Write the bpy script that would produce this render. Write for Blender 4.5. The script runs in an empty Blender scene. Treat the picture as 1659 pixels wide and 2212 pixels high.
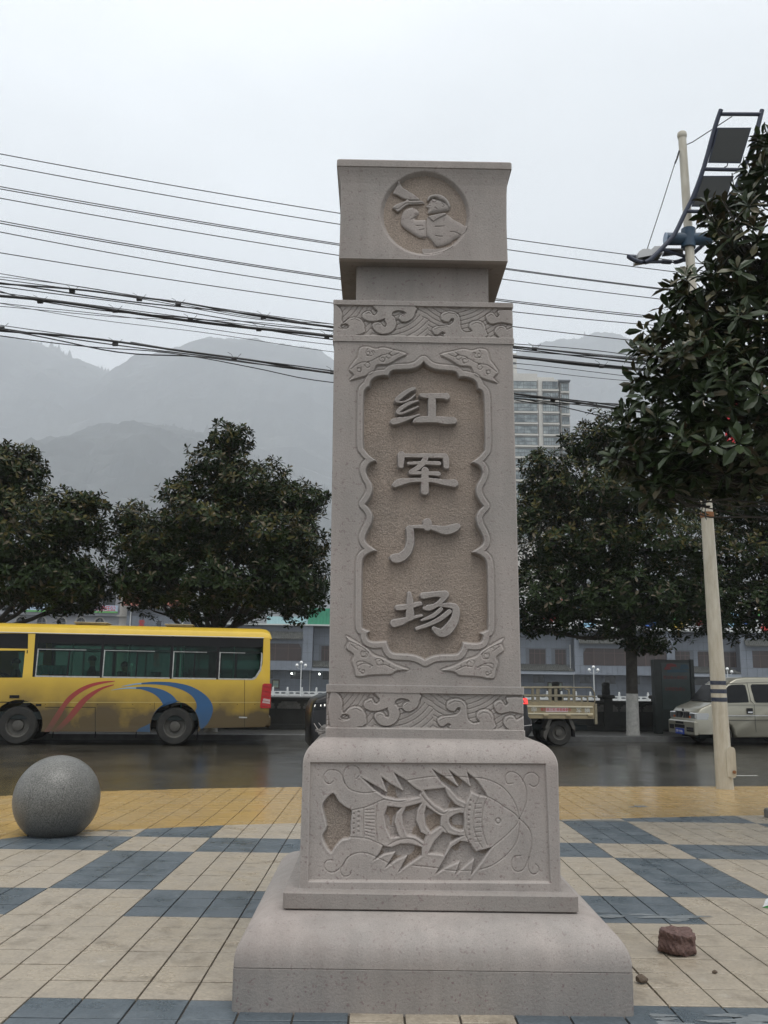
import bpy, math, random
import numpy as np
from mathutils import Vector, Matrix, Euler
random.seed(7); RNG = np.random.default_rng(11)
S = bpy.context.scene; C = S.collection
R = math.radians
# ------------------------------------------------------------------ camera
FPX, PIT, ROLL, EYE = 1873.5, R(10.7), 0.0153, 1.5525
cd = bpy.data.cameras.new('camera'); cam = bpy.data.objects.new('camera', cd); C.objects.link(cam)
cam.location = (0, 0, EYE)
cam.rotation_euler = (Matrix.Rotation(R(90)+PIT, 4, 'X') @ Matrix.Rotation(ROLL, 4, 'Z')).to_euler()
cd.sensor_fit = 'VERTICAL'; cd.sensor_height = 36; cd.lens = 36*FPX/2212
cd.clip_start = 0.05; cd.clip_end = 6000
S.camera = cam
# ------------------------------------------------------------------ light
w = bpy.data.worlds.new('World'); S.world = w; w.use_nodes = True
nt = w.node_tree; nt.nodes.clear()
N = nt.nodes.new; L = nt.links.new
out = N('ShaderNodeOutputWorld'); bg = N('ShaderNodeBackground'); bg.inputs['Strength'].default_value = 0.125
sky = N('ShaderNodeTexSky'); sky.sky_type = 'NISHITA'; sky.sun_disc = False
sky.sun_elevation = R(58); sky.sun_rotation = R(160)
tc = N('ShaderNodeTexCoord'); sep = N('ShaderNodeSeparateXYZ'); L(tc.outputs['Generated'], sep.inputs[0])
cr = N('ShaderNodeValToRGB'); L(sep.outputs['Z'], cr.inputs[0])
cr.color_ramp.elements[0].position = 0.0; cr.color_ramp.elements[0].color = (.475, .50, .53, 1)
cr.color_ramp.elements[1].position = 0.9; cr.color_ramp.elements[1].color = (1.14, 1.165, 1.175, 1)
e = cr.color_ramp.elements.new(.30); e.color = (.605, .635, .662, 1)
e = cr.color_ramp.elements.new(.60); e.color = (.75, .785, .81, 1)
cn = N('ShaderNodeTexNoise'); cn.inputs['Scale'].default_value = 2.2; cn.inputs['Detail'].default_value = 4
mp = N('ShaderNodeMapping'); mp.inputs['Scale'].default_value = (1, 1, 2.2); mp.inputs['Location'].default_value = (.35, .1, .62)
cb = N('ShaderNodeVectorMath'); cb.operation = 'DOT_PRODUCT'; L(tc.outputs['Generated'], cb.inputs[0]); cb.inputs[1].default_value = (.235, .80, .55)   # a grey cloud bank up on the right
cbr = N('ShaderNodeMapRange'); cbr.interpolation_type = 'SMOOTHSTEP'; cbr.inputs[1].default_value = .955; cbr.inputs[2].default_value = 1.0; cbr.inputs[3].default_value = 0; cbr.inputs[4].default_value = .20; L(cb.outputs['Value'], cbr.inputs[0])
L(tc.outputs['Generated'], mp.inputs[0]); L(mp.outputs[0], cn.inputs['Vector'])
cm = N('ShaderNodeMapRange'); cm.inputs['From Min'].default_value = .3; cm.inputs['From Max'].default_value = .7
cm.inputs['To Min'].default_value = .86; cm.inputs['To Max'].default_value = 1.06; L(cn.outputs[0], cm.inputs[0])
vm = N('ShaderNodeVectorMath'); vm.operation = 'SCALE'; L(cr.outputs[0], vm.inputs[0]); L(cm.outputs[0], vm.inputs['Scale'])
v2 = N('ShaderNodeVectorMath'); v2.operation = 'SCALE'; cbm = N('ShaderNodeMath'); cbm.operation = 'MULTIPLY'; L(cbr.outputs[0], cbm.inputs[0]); L(cn.outputs[0], cbm.inputs[1])
cbs = N('ShaderNodeMath'); cbs.operation = 'MULTIPLY_ADD'; L(cbm.outputs[0], cbs.inputs[0]); cbs.inputs[1].default_value = -10.0; cbs.inputs[2].default_value = 10.0
L(vm.outputs[0], v2.inputs[0]); L(cbs.outputs[0], v2.inputs['Scale'])
mx = N('ShaderNodeMix'); mx.data_type = 'RGBA'; mx.inputs[0].default_value = .95
L(sky.outputs[0], mx.inputs[6]); L(v2.outputs[0], mx.inputs[7])
L(mx.outputs[2], bg.inputs[0]); L(bg.outputs[0], out.inputs[0])
sd = bpy.data.lights.new('sun', 'SUN'); sd.energy = 1.0; sd.angle = R(35); sd.color = (1, .97, .93)
sun = bpy.data.objects.new('sun', sd); C.objects.link(sun); sun.rotation_euler = (R(22), R(0), R(20))
S.view_settings.view_transform = 'Standard'; S.view_settings.look = 'None'
S.view_settings.exposure = 0.3; S.view_settings.gamma = 1; S.view_settings.use_curve_mapping = False
S.cycles.volume_bounces = 3; S.cycles.max_bounces = 10; S.cycles.transparent_max_bounces = 12
S.cycles.volume_step_rate = 4; S.cycles.caustics_reflective = False; S.cycles.caustics_refractive = False

# ------------------------------------------------------------------ layout helpers: sight lines cut with real planes
def ray(x, y):
    a, b = x-829.5, y-1106
    c, s = math.cos(ROLL), math.sin(ROLL)
    u, v = (c*a+s*b)/FPX, -(-s*a+c*b)/FPX
    return np.array([u, math.cos(PIT)-v*math.sin(PIT), math.sin(PIT)+v*math.cos(PIT)])
O = np.array([0, 0, EYE])
def at(x, y, Y): r = ray(x, y); return O+r*(Y/r[1])
def atZ(x, y, z): r = ray(x, y); return O+r*((z-EYE)/r[2])
M = .155; TH = math.atan(M)          # the street runs 8.8 degrees off the picture plane
def atV(x, y, c): r = ray(x, y); return O+r*(c/(r[1]-M*r[0]))
ROADZ, WALKZ = -.25, -.11

# ------------------------------------------------------------------ materials
def mat(name, col, rough=.7, var=.0, vscale=3., col2=None, bump=0., bscale=40., spec=.5, metal=0., fine=0., fscale=150., coat=0., alpha=1., trans=0., emit=None, estr=0., stretch=None, obj=False, rvar=0., dirt=None):
    m = bpy.data.materials.new(name); m.use_nodes = True; t = m.node_tree; b = t.nodes['Principled BSDF']
    b.inputs['Base Color'].default_value = (*col, 1); b.inputs['Roughness'].default_value = rough
    b.inputs['Specular IOR Level'].default_value = spec; b.inputs['Metallic'].default_value = metal
    b.inputs['Coat Weight'].default_value = coat; b.inputs['Transmission Weight'].default_value = trans
    b.inputs['Alpha'].default_value = alpha
    if emit: b.inputs['Emission Color'].default_value = (*emit, 1); b.inputs['Emission Strength'].default_value = estr
    n = t.nodes.new; l = t.links.new
    if obj: src = n('ShaderNodeTexCoord').outputs['Object']
    else: src = n('ShaderNodeNewGeometry').outputs['Position']
    if stretch:
        q = n('ShaderNodeMapping'); q.inputs['Scale'].default_value = stretch; l(src, q.inputs[0]); src = q.outputs[0]
    cur = None
    if var or col2:
        a = n('ShaderNodeTexNoise'); a.inputs['Scale'].default_value = vscale; a.inputs['Detail'].default_value = 7; a.inputs['Roughness'].default_value = .62
        l(src, a.inputs['Vector'])
        r = n('ShaderNodeMapRange'); r.inputs[1].default_value = .36; r.inputs[2].default_value = .64; l(a.outputs[0], r.inputs[0])
        x = n('ShaderNodeMix'); x.data_type = 'RGBA'; l(r.outputs[0], x.inputs[0])
        c2 = col2 if col2 else tuple(min(1, c*(1+var)) for c in col)
        c1 = col if col2 else tuple(c*(1-var) for c in col)
        x.inputs[6].default_value = (*c1, 1); x.inputs[7].default_value = (*c2, 1); cur = x.outputs[2]
        if rvar:
            rr = n('ShaderNodeMapRange'); rr.inputs[1].default_value = .35; rr.inputs[2].default_value = .65
            rr.inputs[3].default_value = max(.02, rough-rvar); rr.inputs[4].default_value = min(1, rough+rvar); l(a.outputs[0], rr.inputs[0]); l(rr.outputs[0], b.inputs['Roughness'])
    if fine:
        a = n('ShaderNodeTexNoise'); a.inputs['Scale'].default_value = fscale; a.inputs['Detail'].default_value = 2; l(src, a.inputs['Vector'])
        r = n('ShaderNodeMapRange'); r.inputs[1].default_value = .3; r.inputs[2].default_value = .7; r.inputs[3].default_value = 1-fine; r.inputs[4].default_value = 1+fine; l(a.outputs[0], r.inputs[0])
        s_ = n('ShaderNodeVectorMath'); s_.operation = 'SCALE'
        if cur: l(cur, s_.inputs[0])
        else: s_.inputs[0].default_value = col
        l(r.outputs[0], s_.inputs['Scale']); cur = s_.outputs[0]
    if dirt:                                   # (colour, z_low, z_high, amount): road dirt thrown up on the lower body
        dc, z0, z1, amt = dirt
        tcn = n('ShaderNodeTexCoord'); se = n('ShaderNodeSeparateXYZ'); l(tcn.outputs['Object'], se.inputs[0])
        r = n('ShaderNodeMapRange'); r.inputs[1].default_value = z0; r.inputs[2].default_value = z1; r.inputs[3].default_value = amt; r.inputs[4].default_value = 0; l(se.outputs['Z'], r.inputs[0])
        a = n('ShaderNodeTexNoise'); a.inputs['Scale'].default_value = 1.6; a.inputs['Detail'].default_value = 6; l(tcn.outputs['Object'], a.inputs['Vector'])
        m2 = n('ShaderNodeMapRange'); m2.inputs[1].default_value = .3; m2.inputs[2].default_value = .65; m2.inputs[3].default_value = .68; m2.inputs[4].default_value = 1.15; l(a.outputs[0], m2.inputs[0])
        mu = n('ShaderNodeMath'); mu.operation = 'MULTIPLY'; mu.use_clamp = True; l(r.outputs[0], mu.inputs[0]); l(m2.outputs[0], mu.inputs[1])
        x = n('ShaderNodeMix'); x.data_type = 'RGBA'; l(mu.outputs[0], x.inputs[0])
        if cur: l(cur, x.inputs[6])
        else: x.inputs[6].default_value = (*col, 1)
        x.inputs[7].default_value = (*dc, 1); cur = x.outputs[2]
    if cur: l(cur, b.inputs['Base Color'])
    if bump:
        a = n('ShaderNodeTexNoise'); a.inputs['Scale'].default_value = bscale; a.inputs['Detail'].default_value = 5; a.inputs['Roughness'].default_value = .6; l(src, a.inputs['Vector'])
        bb = n('ShaderNodeBump'); bb.inputs['Strength'].default_value = bump; bb.inputs['Distance'].default_value = .01; l(a.outputs[0], bb.inputs['Height']); l(bb.outputs[0], b.inputs['Normal'])
    return m
def stone_mat(name, c1, c2, spots, bump, bscale, fine=.10, edge=.75):
    m = mat(name, c1, .82, col2=c2, vscale=2.2, fine=fine, fscale=170, bump=bump, bscale=bscale, spec=.3)
    t = m.node_tree; b = t.nodes['Principled BSDF']; n = t.nodes.new; l = t.links.new
    prev = b.inputs['Base Color'].links[0].from_socket
    g = n('ShaderNodeNewGeometry'); a = n('ShaderNodeTexNoise'); a.inputs['Scale'].default_value = 55; a.inputs['Detail'].default_value = 2; l(g.outputs['Position'], a.inputs['Vector'])
    r = n('ShaderNodeMapRange'); r.inputs[1].default_value = .62; r.inputs[2].default_value = .69; r.inputs[3].default_value = 0; r.inputs[4].default_value = spots; l(a.outputs[0], r.inputs[0])
    x = n('ShaderNodeMix'); x.data_type = 'RGBA'; l(r.outputs[0], x.inputs[0]); l(prev, x.inputs[6]); x.inputs[7].default_value = (.17, .12, .12, 1)
    # rusty/violet damp blotches
    a2 = n('ShaderNodeTexNoise'); a2.inputs['Scale'].default_value = 1.4; a2.inputs['Detail'].default_value = 6; l(g.outputs['Position'], a2.inputs['Vector'])
    r2 = n('ShaderNodeMapRange'); r2.inputs[1].default_value = .52; r2.inputs[2].default_value = .72; r2.inputs[3].default_value = 0; r2.inputs[4].default_value = .5; l(a2.outputs[0], r2.inputs[0])
    x2 = n('ShaderNodeMix'); x2.data_type = 'RGBA'; l(r2.outputs[0], x2.inputs[0]); l(x.outputs[2], x2.inputs[6]); x2.inputs[7].default_value = (c1[0]*.80, c1[1]*.75, c1[2]*.74, 1)
    # rain streaks down the faces and pale bruised arrises
    q = n('ShaderNodeMapping'); q.inputs['Scale'].default_value = (9, 9, .8); l(g.outputs['Position'], q.inputs[0]); a3 = n('ShaderNodeTexNoise'); a3.inputs['Scale'].default_value = 1.3; a3.inputs['Detail'].default_value = 5; l(q.outputs[0], a3.inputs['Vector'])
    r3 = n('ShaderNodeMapRange'); r3.inputs[1].default_value = .35; r3.inputs[2].default_value = .65; r3.inputs[3].default_value = .94; r3.inputs[4].default_value = 1.05; l(a3.outputs[0], r3.inputs[0])
    s3 = n('ShaderNodeVectorMath'); s3.operation = 'SCALE'; l(x2.outputs[2], s3.inputs[0]); l(r3.outputs[0], s3.inputs['Scale'])
    r4 = n('ShaderNodeMapRange'); r4.inputs[1].default_value = .515; r4.inputs[2].default_value = .60; r4.inputs[3].default_value = 0; r4.inputs[4].default_value = edge; l(g.outputs['Pointiness'], r4.inputs[0])
    x4 = n('ShaderNodeMix'); x4.data_type = 'RGBA'; l(r4.outputs[0], x4.inputs[0]); l(s3.outputs[0], x4.inputs[6]); x4.inputs[7].default_value = (.50, .47, .45, 1)
    l(x4.outputs[2], b.inputs['Base Color']); return m
def stain(m, col, scale, lo, hi, amt):
    t = m.node_tree; b = t.nodes['Principled BSDF']; n = t.nodes.new; l = t.links.new; prev = b.inputs['Base Color'].links[0].from_socket
    g = n('ShaderNodeNewGeometry'); a = n('ShaderNodeTexNoise'); a.inputs['Scale'].default_value = scale; a.inputs['Detail'].default_value = 9; a.inputs['Roughness'].default_value = .7; l(g.outputs['Position'], a.inputs['Vector'])
    r = n('ShaderNodeMapRange'); r.inputs[1].default_value = lo; r.inputs[2].default_value = hi; r.inputs[3].default_value = 0; r.inputs[4].default_value = amt; l(a.outputs[0], r.inputs[0])
    x = n('ShaderNodeMix'); x.data_type = 'RGBA'; l(r.outputs[0], x.inputs[0]); l(prev, x.inputs[6]); x.inputs[7].default_value = (*col, 1); l(x.outputs[2], b.inputs['Base Color'])
STONE = stone_mat('pink grey sandstone', (.296, .262, .240), (.252, .231, .213), .55, .35, 90)
STONE2 = stone_mat('pale dressed sandstone', (.334, .297, .273), (.28, .254, .236), .6, .3, 90)
STONEB = stone_mat('grey sandstone base', (.267, .242, .223), (.228, .213, .199), .75, .35, 70, edge=0)
STONEF = stone_mat('plain sandstone', (.274, .244, .223), (.235, .216, .199), .6, .35, 90, edge=0)
STONEP = stone_mat('pale plinth sandstone', (.332, .295, .271), (.275, .252, .234), .4, .3, 80, edge=0)
ROUGH = stone_mat('chiselled tan stone', (.322, .262, .215), (.272, .228, .192), .35, .9, 230, .28, edge=.3)
CREAM = mat('cream tile', (.350, .300, .232), .40, col2=(.262, .226, .178), vscale=3.2, fine=.16, fscale=60, bump=.35, bscale=35, rvar=.16)
BLUE = mat('blue grey tile', (.062, .081, .096), .40, col2=(.082, .099, .113), vscale=3.5, fine=.14, fscale=60, bump=.3, bscale=35, rvar=.16)
YELLOW = mat('ochre tile', (.42, .275, .105), .24, col2=(.33, .23, .105), vscale=1.2, fine=.05, fscale=60, bump=.03, bscale=35, rvar=.08)
stain(CREAM, (.13, .105, .075), 4.5, .52, .72, .75); stain(CREAM, (.45, .42, .36), 7, .60, .72, .5); stain(BLUE, (.15, .172, .185), 5, .55, .70, .5); stain(BLUE, (.05, .06, .065), 9, .58, .72, .6); stain(YELLOW, (.24, .17, .08), 2.2, .5, .75, .6)
JOINT = mat('dark joint', (.055, .045, .034), .9, var=.3, vscale=9)
ASPH = mat('wet asphalt', (.030, .028, .022), .20, col2=(.044, .040, .032), vscale=.7, fine=.25, fscale=90, bump=.10, bscale=60, rvar=.06, spec=.42)
WALK = mat('wet walk paving', (.10, .098, .09), .3, var=.2, vscale=2, bump=.1)
KERB = mat('kerb stone', (.10, .10, .095), .5, var=.25, vscale=3, bump=.2)
WPAINT = mat('white road paint', (.55, .54, .5), .4, var=.2, vscale=20)
GRANITE = mat('speckled granite', (.125, .123, .112), .40, col2=(.10, .098, .09), vscale=5, fine=.55, fscale=85, bump=.12, bscale=200)
BARK = mat('bark', (.045, .040, .033), .9, var=.3, vscale=8, bump=.8, bscale=30)
LIME = mat('limewash on bark', (.42, .41, .38), .85, var=.18, vscale=8, bump=.7, bscale=30)
CEMENT = mat('cement smear', (.15, .165, .172), .55, var=.14, vscale=6, bump=.3)

# ------------------------------------------------------------------ objects and meshes
def setp(o, label=None, cat=None, group=None, kind=None):
    if label: o['label'] = label
    if cat: o['category'] = cat
    if group: o['group'] = group
    if kind: o['kind'] = kind
    return o
def empty(name, loc=(0, 0, 0), rz=0., **k):
    o = bpy.data.objects.new(name, None); C.objects.link(o); o.location = loc; o.rotation_euler = (0, 0, rz); o.empty_display_size = .1
    return setp(o, **k)
def link(name, me, parent=None, loc=None, **k):
    o = bpy.data.objects.new(name, me); C.objects.link(o)
    if parent: o.parent = parent
    if loc is not None: o.location = loc
    return setp(o, **k)
def npmesh(name, V, F, mats, mi=None, smooth=False):
    """V (n,3), F (m,4) or (m,3) integer array"""
    V = np.asarray(V, np.float32); F = np.asarray(F, np.int32)
    me = bpy.data.meshes.new(name); me.vertices.add(len(V)); me.vertices.foreach_set('co', V.ravel())
    k = F.shape[1]; me.loops.add(F.size); me.loops.foreach_set('vertex_index', F.ravel())
    me.polygons.add(len(F)); me.polygons.foreach_set('loop_start', np.arange(0, F.size, k, dtype=np.int32))
    if mi is not None: me.polygons.foreach_set('material_index', np.asarray(mi, np.int32))
    me.polygons.foreach_set('use_smooth', np.full(len(F), smooth))
    for m in (mats if isinstance(mats, (list, tuple)) else [mats]): me.materials.append(m)
    me.update(calc_edges=True); me.validate(); return me
class MB:
    def __init__(s): s.v = []; s.f = []; s.mi = []
    def add(s, vs, fs, mi=0):
        n = len(s.v); s.v += [tuple(p) for p in vs]; s.f += [tuple(i+n for i in f) for f in fs]; s.mi += [mi]*len(fs); return s
    def box(s, x0, x1, y0, y1, z0, z1, mi=0, b=0.):
        if b <= 0:
            vs = [(x, y, z) for z in (z0, z1) for y in (y0, y1) for x in (x0, x1)]
            return s.add(vs, [(0, 2, 3, 1), (4, 5, 7, 6), (0, 1, 5, 4), (2, 6, 7, 3), (0, 4, 6, 2), (1, 3, 7, 5)], mi)
        rings = [(b, z0), (0, z0+b), (0, z1-b), (b, z1)]; vs = []; fs = []
        for (i, z) in rings: vs += [(x0+i, y0+i, z), (x1-i, y0+i, z), (x1-i, y1-i, z), (x0+i, y1-i, z)]
        for k in range(3):
            for j in range(4): fs.append((k*4+j, k*4+(j+1) % 4, k*4+4+(j+1) % 4, k*4+4+j))
        fs += [(3, 2, 1, 0), (12, 13, 14, 15)]; return s.add(vs, fs, mi)
    def tube(s, pts, r, n=10, mi=0, cap=True):
        pts = [Vector(p) for p in pts]; rs = r if isinstance(r, (list, tuple)) else [r]*len(pts); vs = []; fs = []
        up = None
        for i, p in enumerate(pts):
            t = (pts[min(i+1, len(pts)-1)]-pts[max(i-1, 0)]).normalized()
            if up is None: up = Vector((0, 0, 1)) if abs(t.z) < .9 else Vector((1, 0, 0))
            a = t.cross(up).normalized(); bb = t.cross(a).normalized(); up = -bb if False else up
            for k in range(n):
                th = 2*math.pi*k/n; vs.append(p+(a*math.cos(th)+bb*math.sin(th))*rs[i])
        for i in range(len(pts)-1):
            for k in range(n): fs.append((i*n+k, i*n+(k+1) % n, (i+1)*n+(k+1) % n, (i+1)*n+k))
        if cap: fs += [tuple(range(n))[::-1], tuple((len(pts)-1)*n+k for k in range(n))]
        return s.add(vs, fs, mi)
    def lathe(s, prof, n=32, mi=0, c=(0, 0, 0), axis='z', cap=True):
        vs = []; fs = []
        for (r, z) in prof:
            for k in range(n):
                th = 2*math.pi*k/n; p = (r*math.cos(th), r*math.sin(th), z)
                if axis == 'y': p = (p[0], p[2], p[1])
                if axis == 'x': p = (p[2], p[0], p[1])
                vs.append((p[0]+c[0], p[1]+c[1], p[2]+c[2]))
        for i in range(len(prof)-1):
            for k in range(n): fs.append((i*n+k, i*n+(k+1) % n, (i+1)*n+(k+1) % n, (i+1)*n+k))
        if cap and prof[0][0] > 1e-5: fs.append(tuple(range(n))[::-1])
        if cap and prof[-1][0] > 1e-5: fs.append(tuple((len(prof)-1)*n+k for k in range(n)))
        return s.add(vs, fs, mi)
    def prism(s, poly, y0, y1, mi=0):           # poly in x,z ; extruded in y
        n = len(poly); vs = [(x, y0, z) for x, z in poly]+[(x, y1, z) for x, z in poly]
        fs = [tuple(range(n)), tuple(range(2*n-1, n-1, -1))]+[((i+1) % n, i, n+i, n+(i+1) % n) for i in range(n)]
        return s.add(vs, fs, mi)
    def build(s, name, mats, parent=None, loc=None, smooth=False, **k):
        me = bpy.data.meshes.new(name); me.from_pydata(s.v, [], s.f)
        for m in (mats if isinstance(mats, (list, tuple)) else [mats]): me.materials.append(m)
        me.polygons.foreach_set('material_index', s.mi); me.polygons.foreach_set('use_smooth', [smooth]*len(s.f))
        me.validate(); me.update()
        if smooth:
            me.calc_loop_triangles()
            try: me.set_sharp_from_angle(angle=R(38))
            except Exception: pass
        return link(name, me, parent, loc, **k)
def plate(name, outer, holes, th, m, parent=None, smooth=False):
    """plate in x,z with holes, thickness th in +y (made from a filled curve)"""
    cu = bpy.data.curves.new(name, 'CURVE'); cu.dimensions = '2D'; cu.fill_mode = 'BOTH'; cu.extrude = th/2
    for poly in [outer]+list(holes):
        sp = cu.splines.new('POLY'); sp.points.add(len(poly)-1); sp.use_cyclic_u = True
        for i, (x, z) in enumerate(poly): sp.points[i].co = (x, z, 0, 1)
    o = bpy.data.objects.new(name, cu); C.objects.link(o); bpy.context.view_layer.update()
    me = bpy.data.meshes.new_from_object(o.evaluated_get(bpy.context.evaluated_depsgraph_get()))
    bpy.data.objects.remove(o); bpy.data.curves.remove(cu)
    me.transform(Matrix.Translation((0, th/2, 0)) @ Matrix.Rotation(R(90), 4, 'X'))
    me.materials.clear(); me.materials.append(m); me.name = name
    return me
def text_mesh(body, size, m, ext=.002, align='CENTER'):
    cu = bpy.data.curves.new('lettering', 'FONT'); cu.body = body; cu.size = size; cu.extrude = ext; cu.align_x = align; cu.align_y = 'CENTER'; cu.resolution_u = 2
    o = bpy.data.objects.new('lettering', cu); C.objects.link(o); bpy.context.view_layer.update()
    me = bpy.data.meshes.new_from_object(o.evaluated_get(bpy.context.evaluated_depsgraph_get()))
    bpy.data.objects.remove(o); bpy.data.curves.remove(cu)
    me.transform(Matrix.Rotation(R(90), 4, 'X')); me.materials.clear(); me.materials.append(m); me.name = 'lettering'
    return me
def crs(pts, n=5, closed=False):
    """Catmull-Rom through 2-D (or n-D) points"""
    P = [np.array(p, float) for p in pts]; m = len(P); outp = []
    for i in range(m if closed else m-1):
        p0 = P[(i-1) % m] if closed or i > 0 else P[0]; p1 = P[i]; p2 = P[(i+1) % m]; p3 = P[(i+2) % m] if closed or i < m-2 else P[-1]
        for k in range(n):
            t = k/n; outp.append(.5*((2*p1)+(-p0+p2)*t+(2*p0-5*p1+4*p2-p3)*t*t+(-p0+3*p1-3*p2+p3)*t**3))
    if not closed: outp.append(P[-1])
    return outp

# ------------------------------------------------------------------ carved relief: height fields from distance functions
def d_poly(X, Z, poly):
    P = np.asarray(poly, float); d = np.full(X.shape, 1e9); ins = np.zeros(X.shape, bool)
    for i in range(len(P)):
        a = P[i]; b = P[(i+1) % len(P)]; ab = b-a; ll = ab@ab+1e-12
        t = np.clip(((X-a[0])*ab[0]+(Z-a[1])*ab[1])/ll, 0, 1)
        d = np.minimum(d, (X-a[0]-t*ab[0])**2+(Z-a[1]-t*ab[1])**2)
        c = ((a[1] > Z) != (b[1] > Z)); 
        if abs(ab[1]) > 1e-9: ins ^= c & (X < ab[0]*(Z-a[1])/ab[1]+a[0])
    d = np.sqrt(d); return np.where(ins, -d, d)
def d_stroke(X, Z, pts):
    """pts (x,z,halfwidth); signed distance to the tapered brush stroke"""
    D = np.full(X.shape, 1e9)
    if len(pts) == 1:
        p = pts[0]; return np.hypot(X-p[0], Z-p[1])-p[2]
    for i in range(len(pts)-1):
        a, b = pts[i], pts[i+1]; dx, dz = b[0]-a[0], b[1]-a[1]; ll = dx*dx+dz*dz+1e-12
        x0, x1 = min(a[0], b[0])-.15, max(a[0], b[0])+.15; z0, z1 = min(a[1], b[1])-.15, max(a[1], b[1])+.15
        t = np.clip(((X-a[0])*dx+(Z-a[1])*dz)/ll, 0, 1)
        D = np.minimum(D, np.hypot(X-a[0]-t*dx, Z-a[1]-t*dz)-(a[2]+(b[2]-a[2])*t))
    return D
def ramp(d, a, b): return np.clip((d-a)/(b-a), 0, 1)
def sm(t): return t*t*(3-2*t)
def noise2(X, Z, sc, seed=0):
    r = np.random.default_rng(seed); g = r.random((257, 257)); x = X*sc+50; z = Z*sc+50
    xi = np.floor(x).astype(int); zi = np.floor(z).astype(int); fx = sm(x-xi); fz = sm(z-zi)
    f = lambda i, j: g[i % 257, j % 257]
    return (f(xi, zi)*(1-fx)+f(xi+1, zi)*fx)*(1-fz)+(f(xi, zi+1)*(1-fx)+f(xi+1, zi+1)*fx)*fz
def face_block(name, parent, half, z0, z1, relief, step, mats, shear=0., back=.05, inset=None, body_name=None, mfun=None):
    """stone block: body + a carved front face. half(z) half width; relief(X,Z) -> outward height (<=0 is carved in)."""
    nz = max(4, int((z1-z0)/step)); zs = np.linspace(z0, z1, nz+1)
    if inset is not None: zs = np.unique(np.concatenate([zs, inset]))
    hw = np.array([half(z) for z in zs]); nx = max(4, int(2*hw.max()/step)); s = np.linspace(-1, 1, nx+1)
    X = s[None, :]*hw[:, None]; Z = np.repeat(zs[:, None], nx+1, 1)
    H = relief(X, Z) if relief else np.zeros_like(X)
    edge = np.minimum(1-np.abs(s)[None, :], 1)*hw[:, None]          # soft arris at the two vertical edges
    Yf = -hw[:, None]-H+.006*(1-ramp(edge, 0, .008))**2
    sh = lambda z: shear*(z-z0)
    V = np.stack([X+sh(Z), Yf, Z], -1).reshape(-1, 3); n = nx+1
    idx = np.arange(len(zs)*n).reshape(len(zs), n)
    F = np.stack([idx[:-1, :-1], idx[:-1, 1:], idx[1:, 1:], idx[1:, :-1]], -1).reshape(-1, 4)
    mi = np.zeros(len(F), int)
    if mfun is not None:
        q = mfun(X, Z, H); qc = q[:-1, :-1]; mi = qc.reshape(-1).astype(int)
    # border walls back to the body
    loop = np.concatenate([idx[0, :], idx[1:, -1], idx[-1, -2::-1], idx[-2:0:-1, 0]])
    Vb = V[loop].copy(); hl = np.interp(Vb[:, 2], zs, hw); Vb[:, 1] = -hl+back
    off = len(V); m = len(loop); a = loop; b = np.roll(loop, -1); c = off+np.roll(np.arange(m), -1); d = off+np.arange(m)
    F = np.concatenate([F, np.stack([b, a, d, c], -1)]); mi = np.concatenate([mi, np.zeros(m, int)])
    V = np.concatenate([V, Vb])
    fo = link(name, npmesh(name, V, F, mats, mi, smooth=False), parent)
    # body
    zz = sorted(set([z0, z1]+list(inset if inset is not None else []))); mb = MB(); vs = []; fs = []
    for z in zz:
        h = half(z); o = sh(z); vs += [(-h+o, -h+back, z), (h+o, -h+back, z), (h+o, h, z), (-h+o, h, z)]
    for k in range(len(zz)-1):
        for j in range(4): fs.append((k*4+j, k*4+(j+1) % 4, k*4+4+(j+1) % 4, k*4+4+j))
    q = (len(zz)-1)*4; fs += [(3, 2, 1, 0), (q, q+1, q+2, q+3)]; mb.add(vs, fs)
    bo = mb.build(body_name or 'stone_block', STONEF, parent)
    return fo

# ================================================================== GROUND
SLOPE = R(.9); YAW = R(.3); T = .27; OX, OY = -1.7294, 4.7901
near_edge = [(-14, 1.5), (-9, 5.4), (-6.5, 7.6), (-3.86, 9.32), (-3.55, 9.72), (-2.68, 10.11), (-1.79, 10.49), (-.98, 10.73), (2.24, 11.33), (3.26, 11.57), (4.69, 11.93), (5.14, 12.0), (9, 12.65), (14, 13.4)]
far_edge = [(-14, 4.6), (-9, 9.9), (-7.3, 11.4), (-5.37, 12.82), (-4.18, 13.61), (-3.49, 13.87), (-2.39, 14.27), (-1.35, 14.56), (3.02, 15.25), (4.35, 15.4), (6.79, 15.78), (12, 16.6), (20, 17.8)]
NE = lambda x: float(np.interp(x, *zip(*near_edge))); FE = lambda x: float(np.interp(x, *zip(*far_edge)))
paving = empty('plaza', kind='structure')
paving.rotation_euler = (Matrix.Rotation(-SLOPE, 4, 'X') @ Matrix.Rotation(YAW, 4, 'Z')).to_euler()
mb = MB(); pts = [(-14, -3), (14, -3)]+[(x, FE(x)+.02) for x in np.linspace(14, -14, 57)]
n = len(pts); mb.add([(x, y, -.012) for x, y in pts]+[(x, y, -.9) for x, y in pts], [tuple(range(n))]+[((i+1) % n, i, n+i, n+(i+1) % n) for i in range(n)])
mb.build('mortar_bed', JOINT, paving)
def colour(k, r):          # k column, r row (cell between row lines r-1 and r)
    V = (k % 9) in (6, 7, 8); H = ((r-1) % 9) in (0, 1, 2)
    if V and not H and -6 < r <= 0: V = False
    return BLUE if V != H else CREAM
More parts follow.
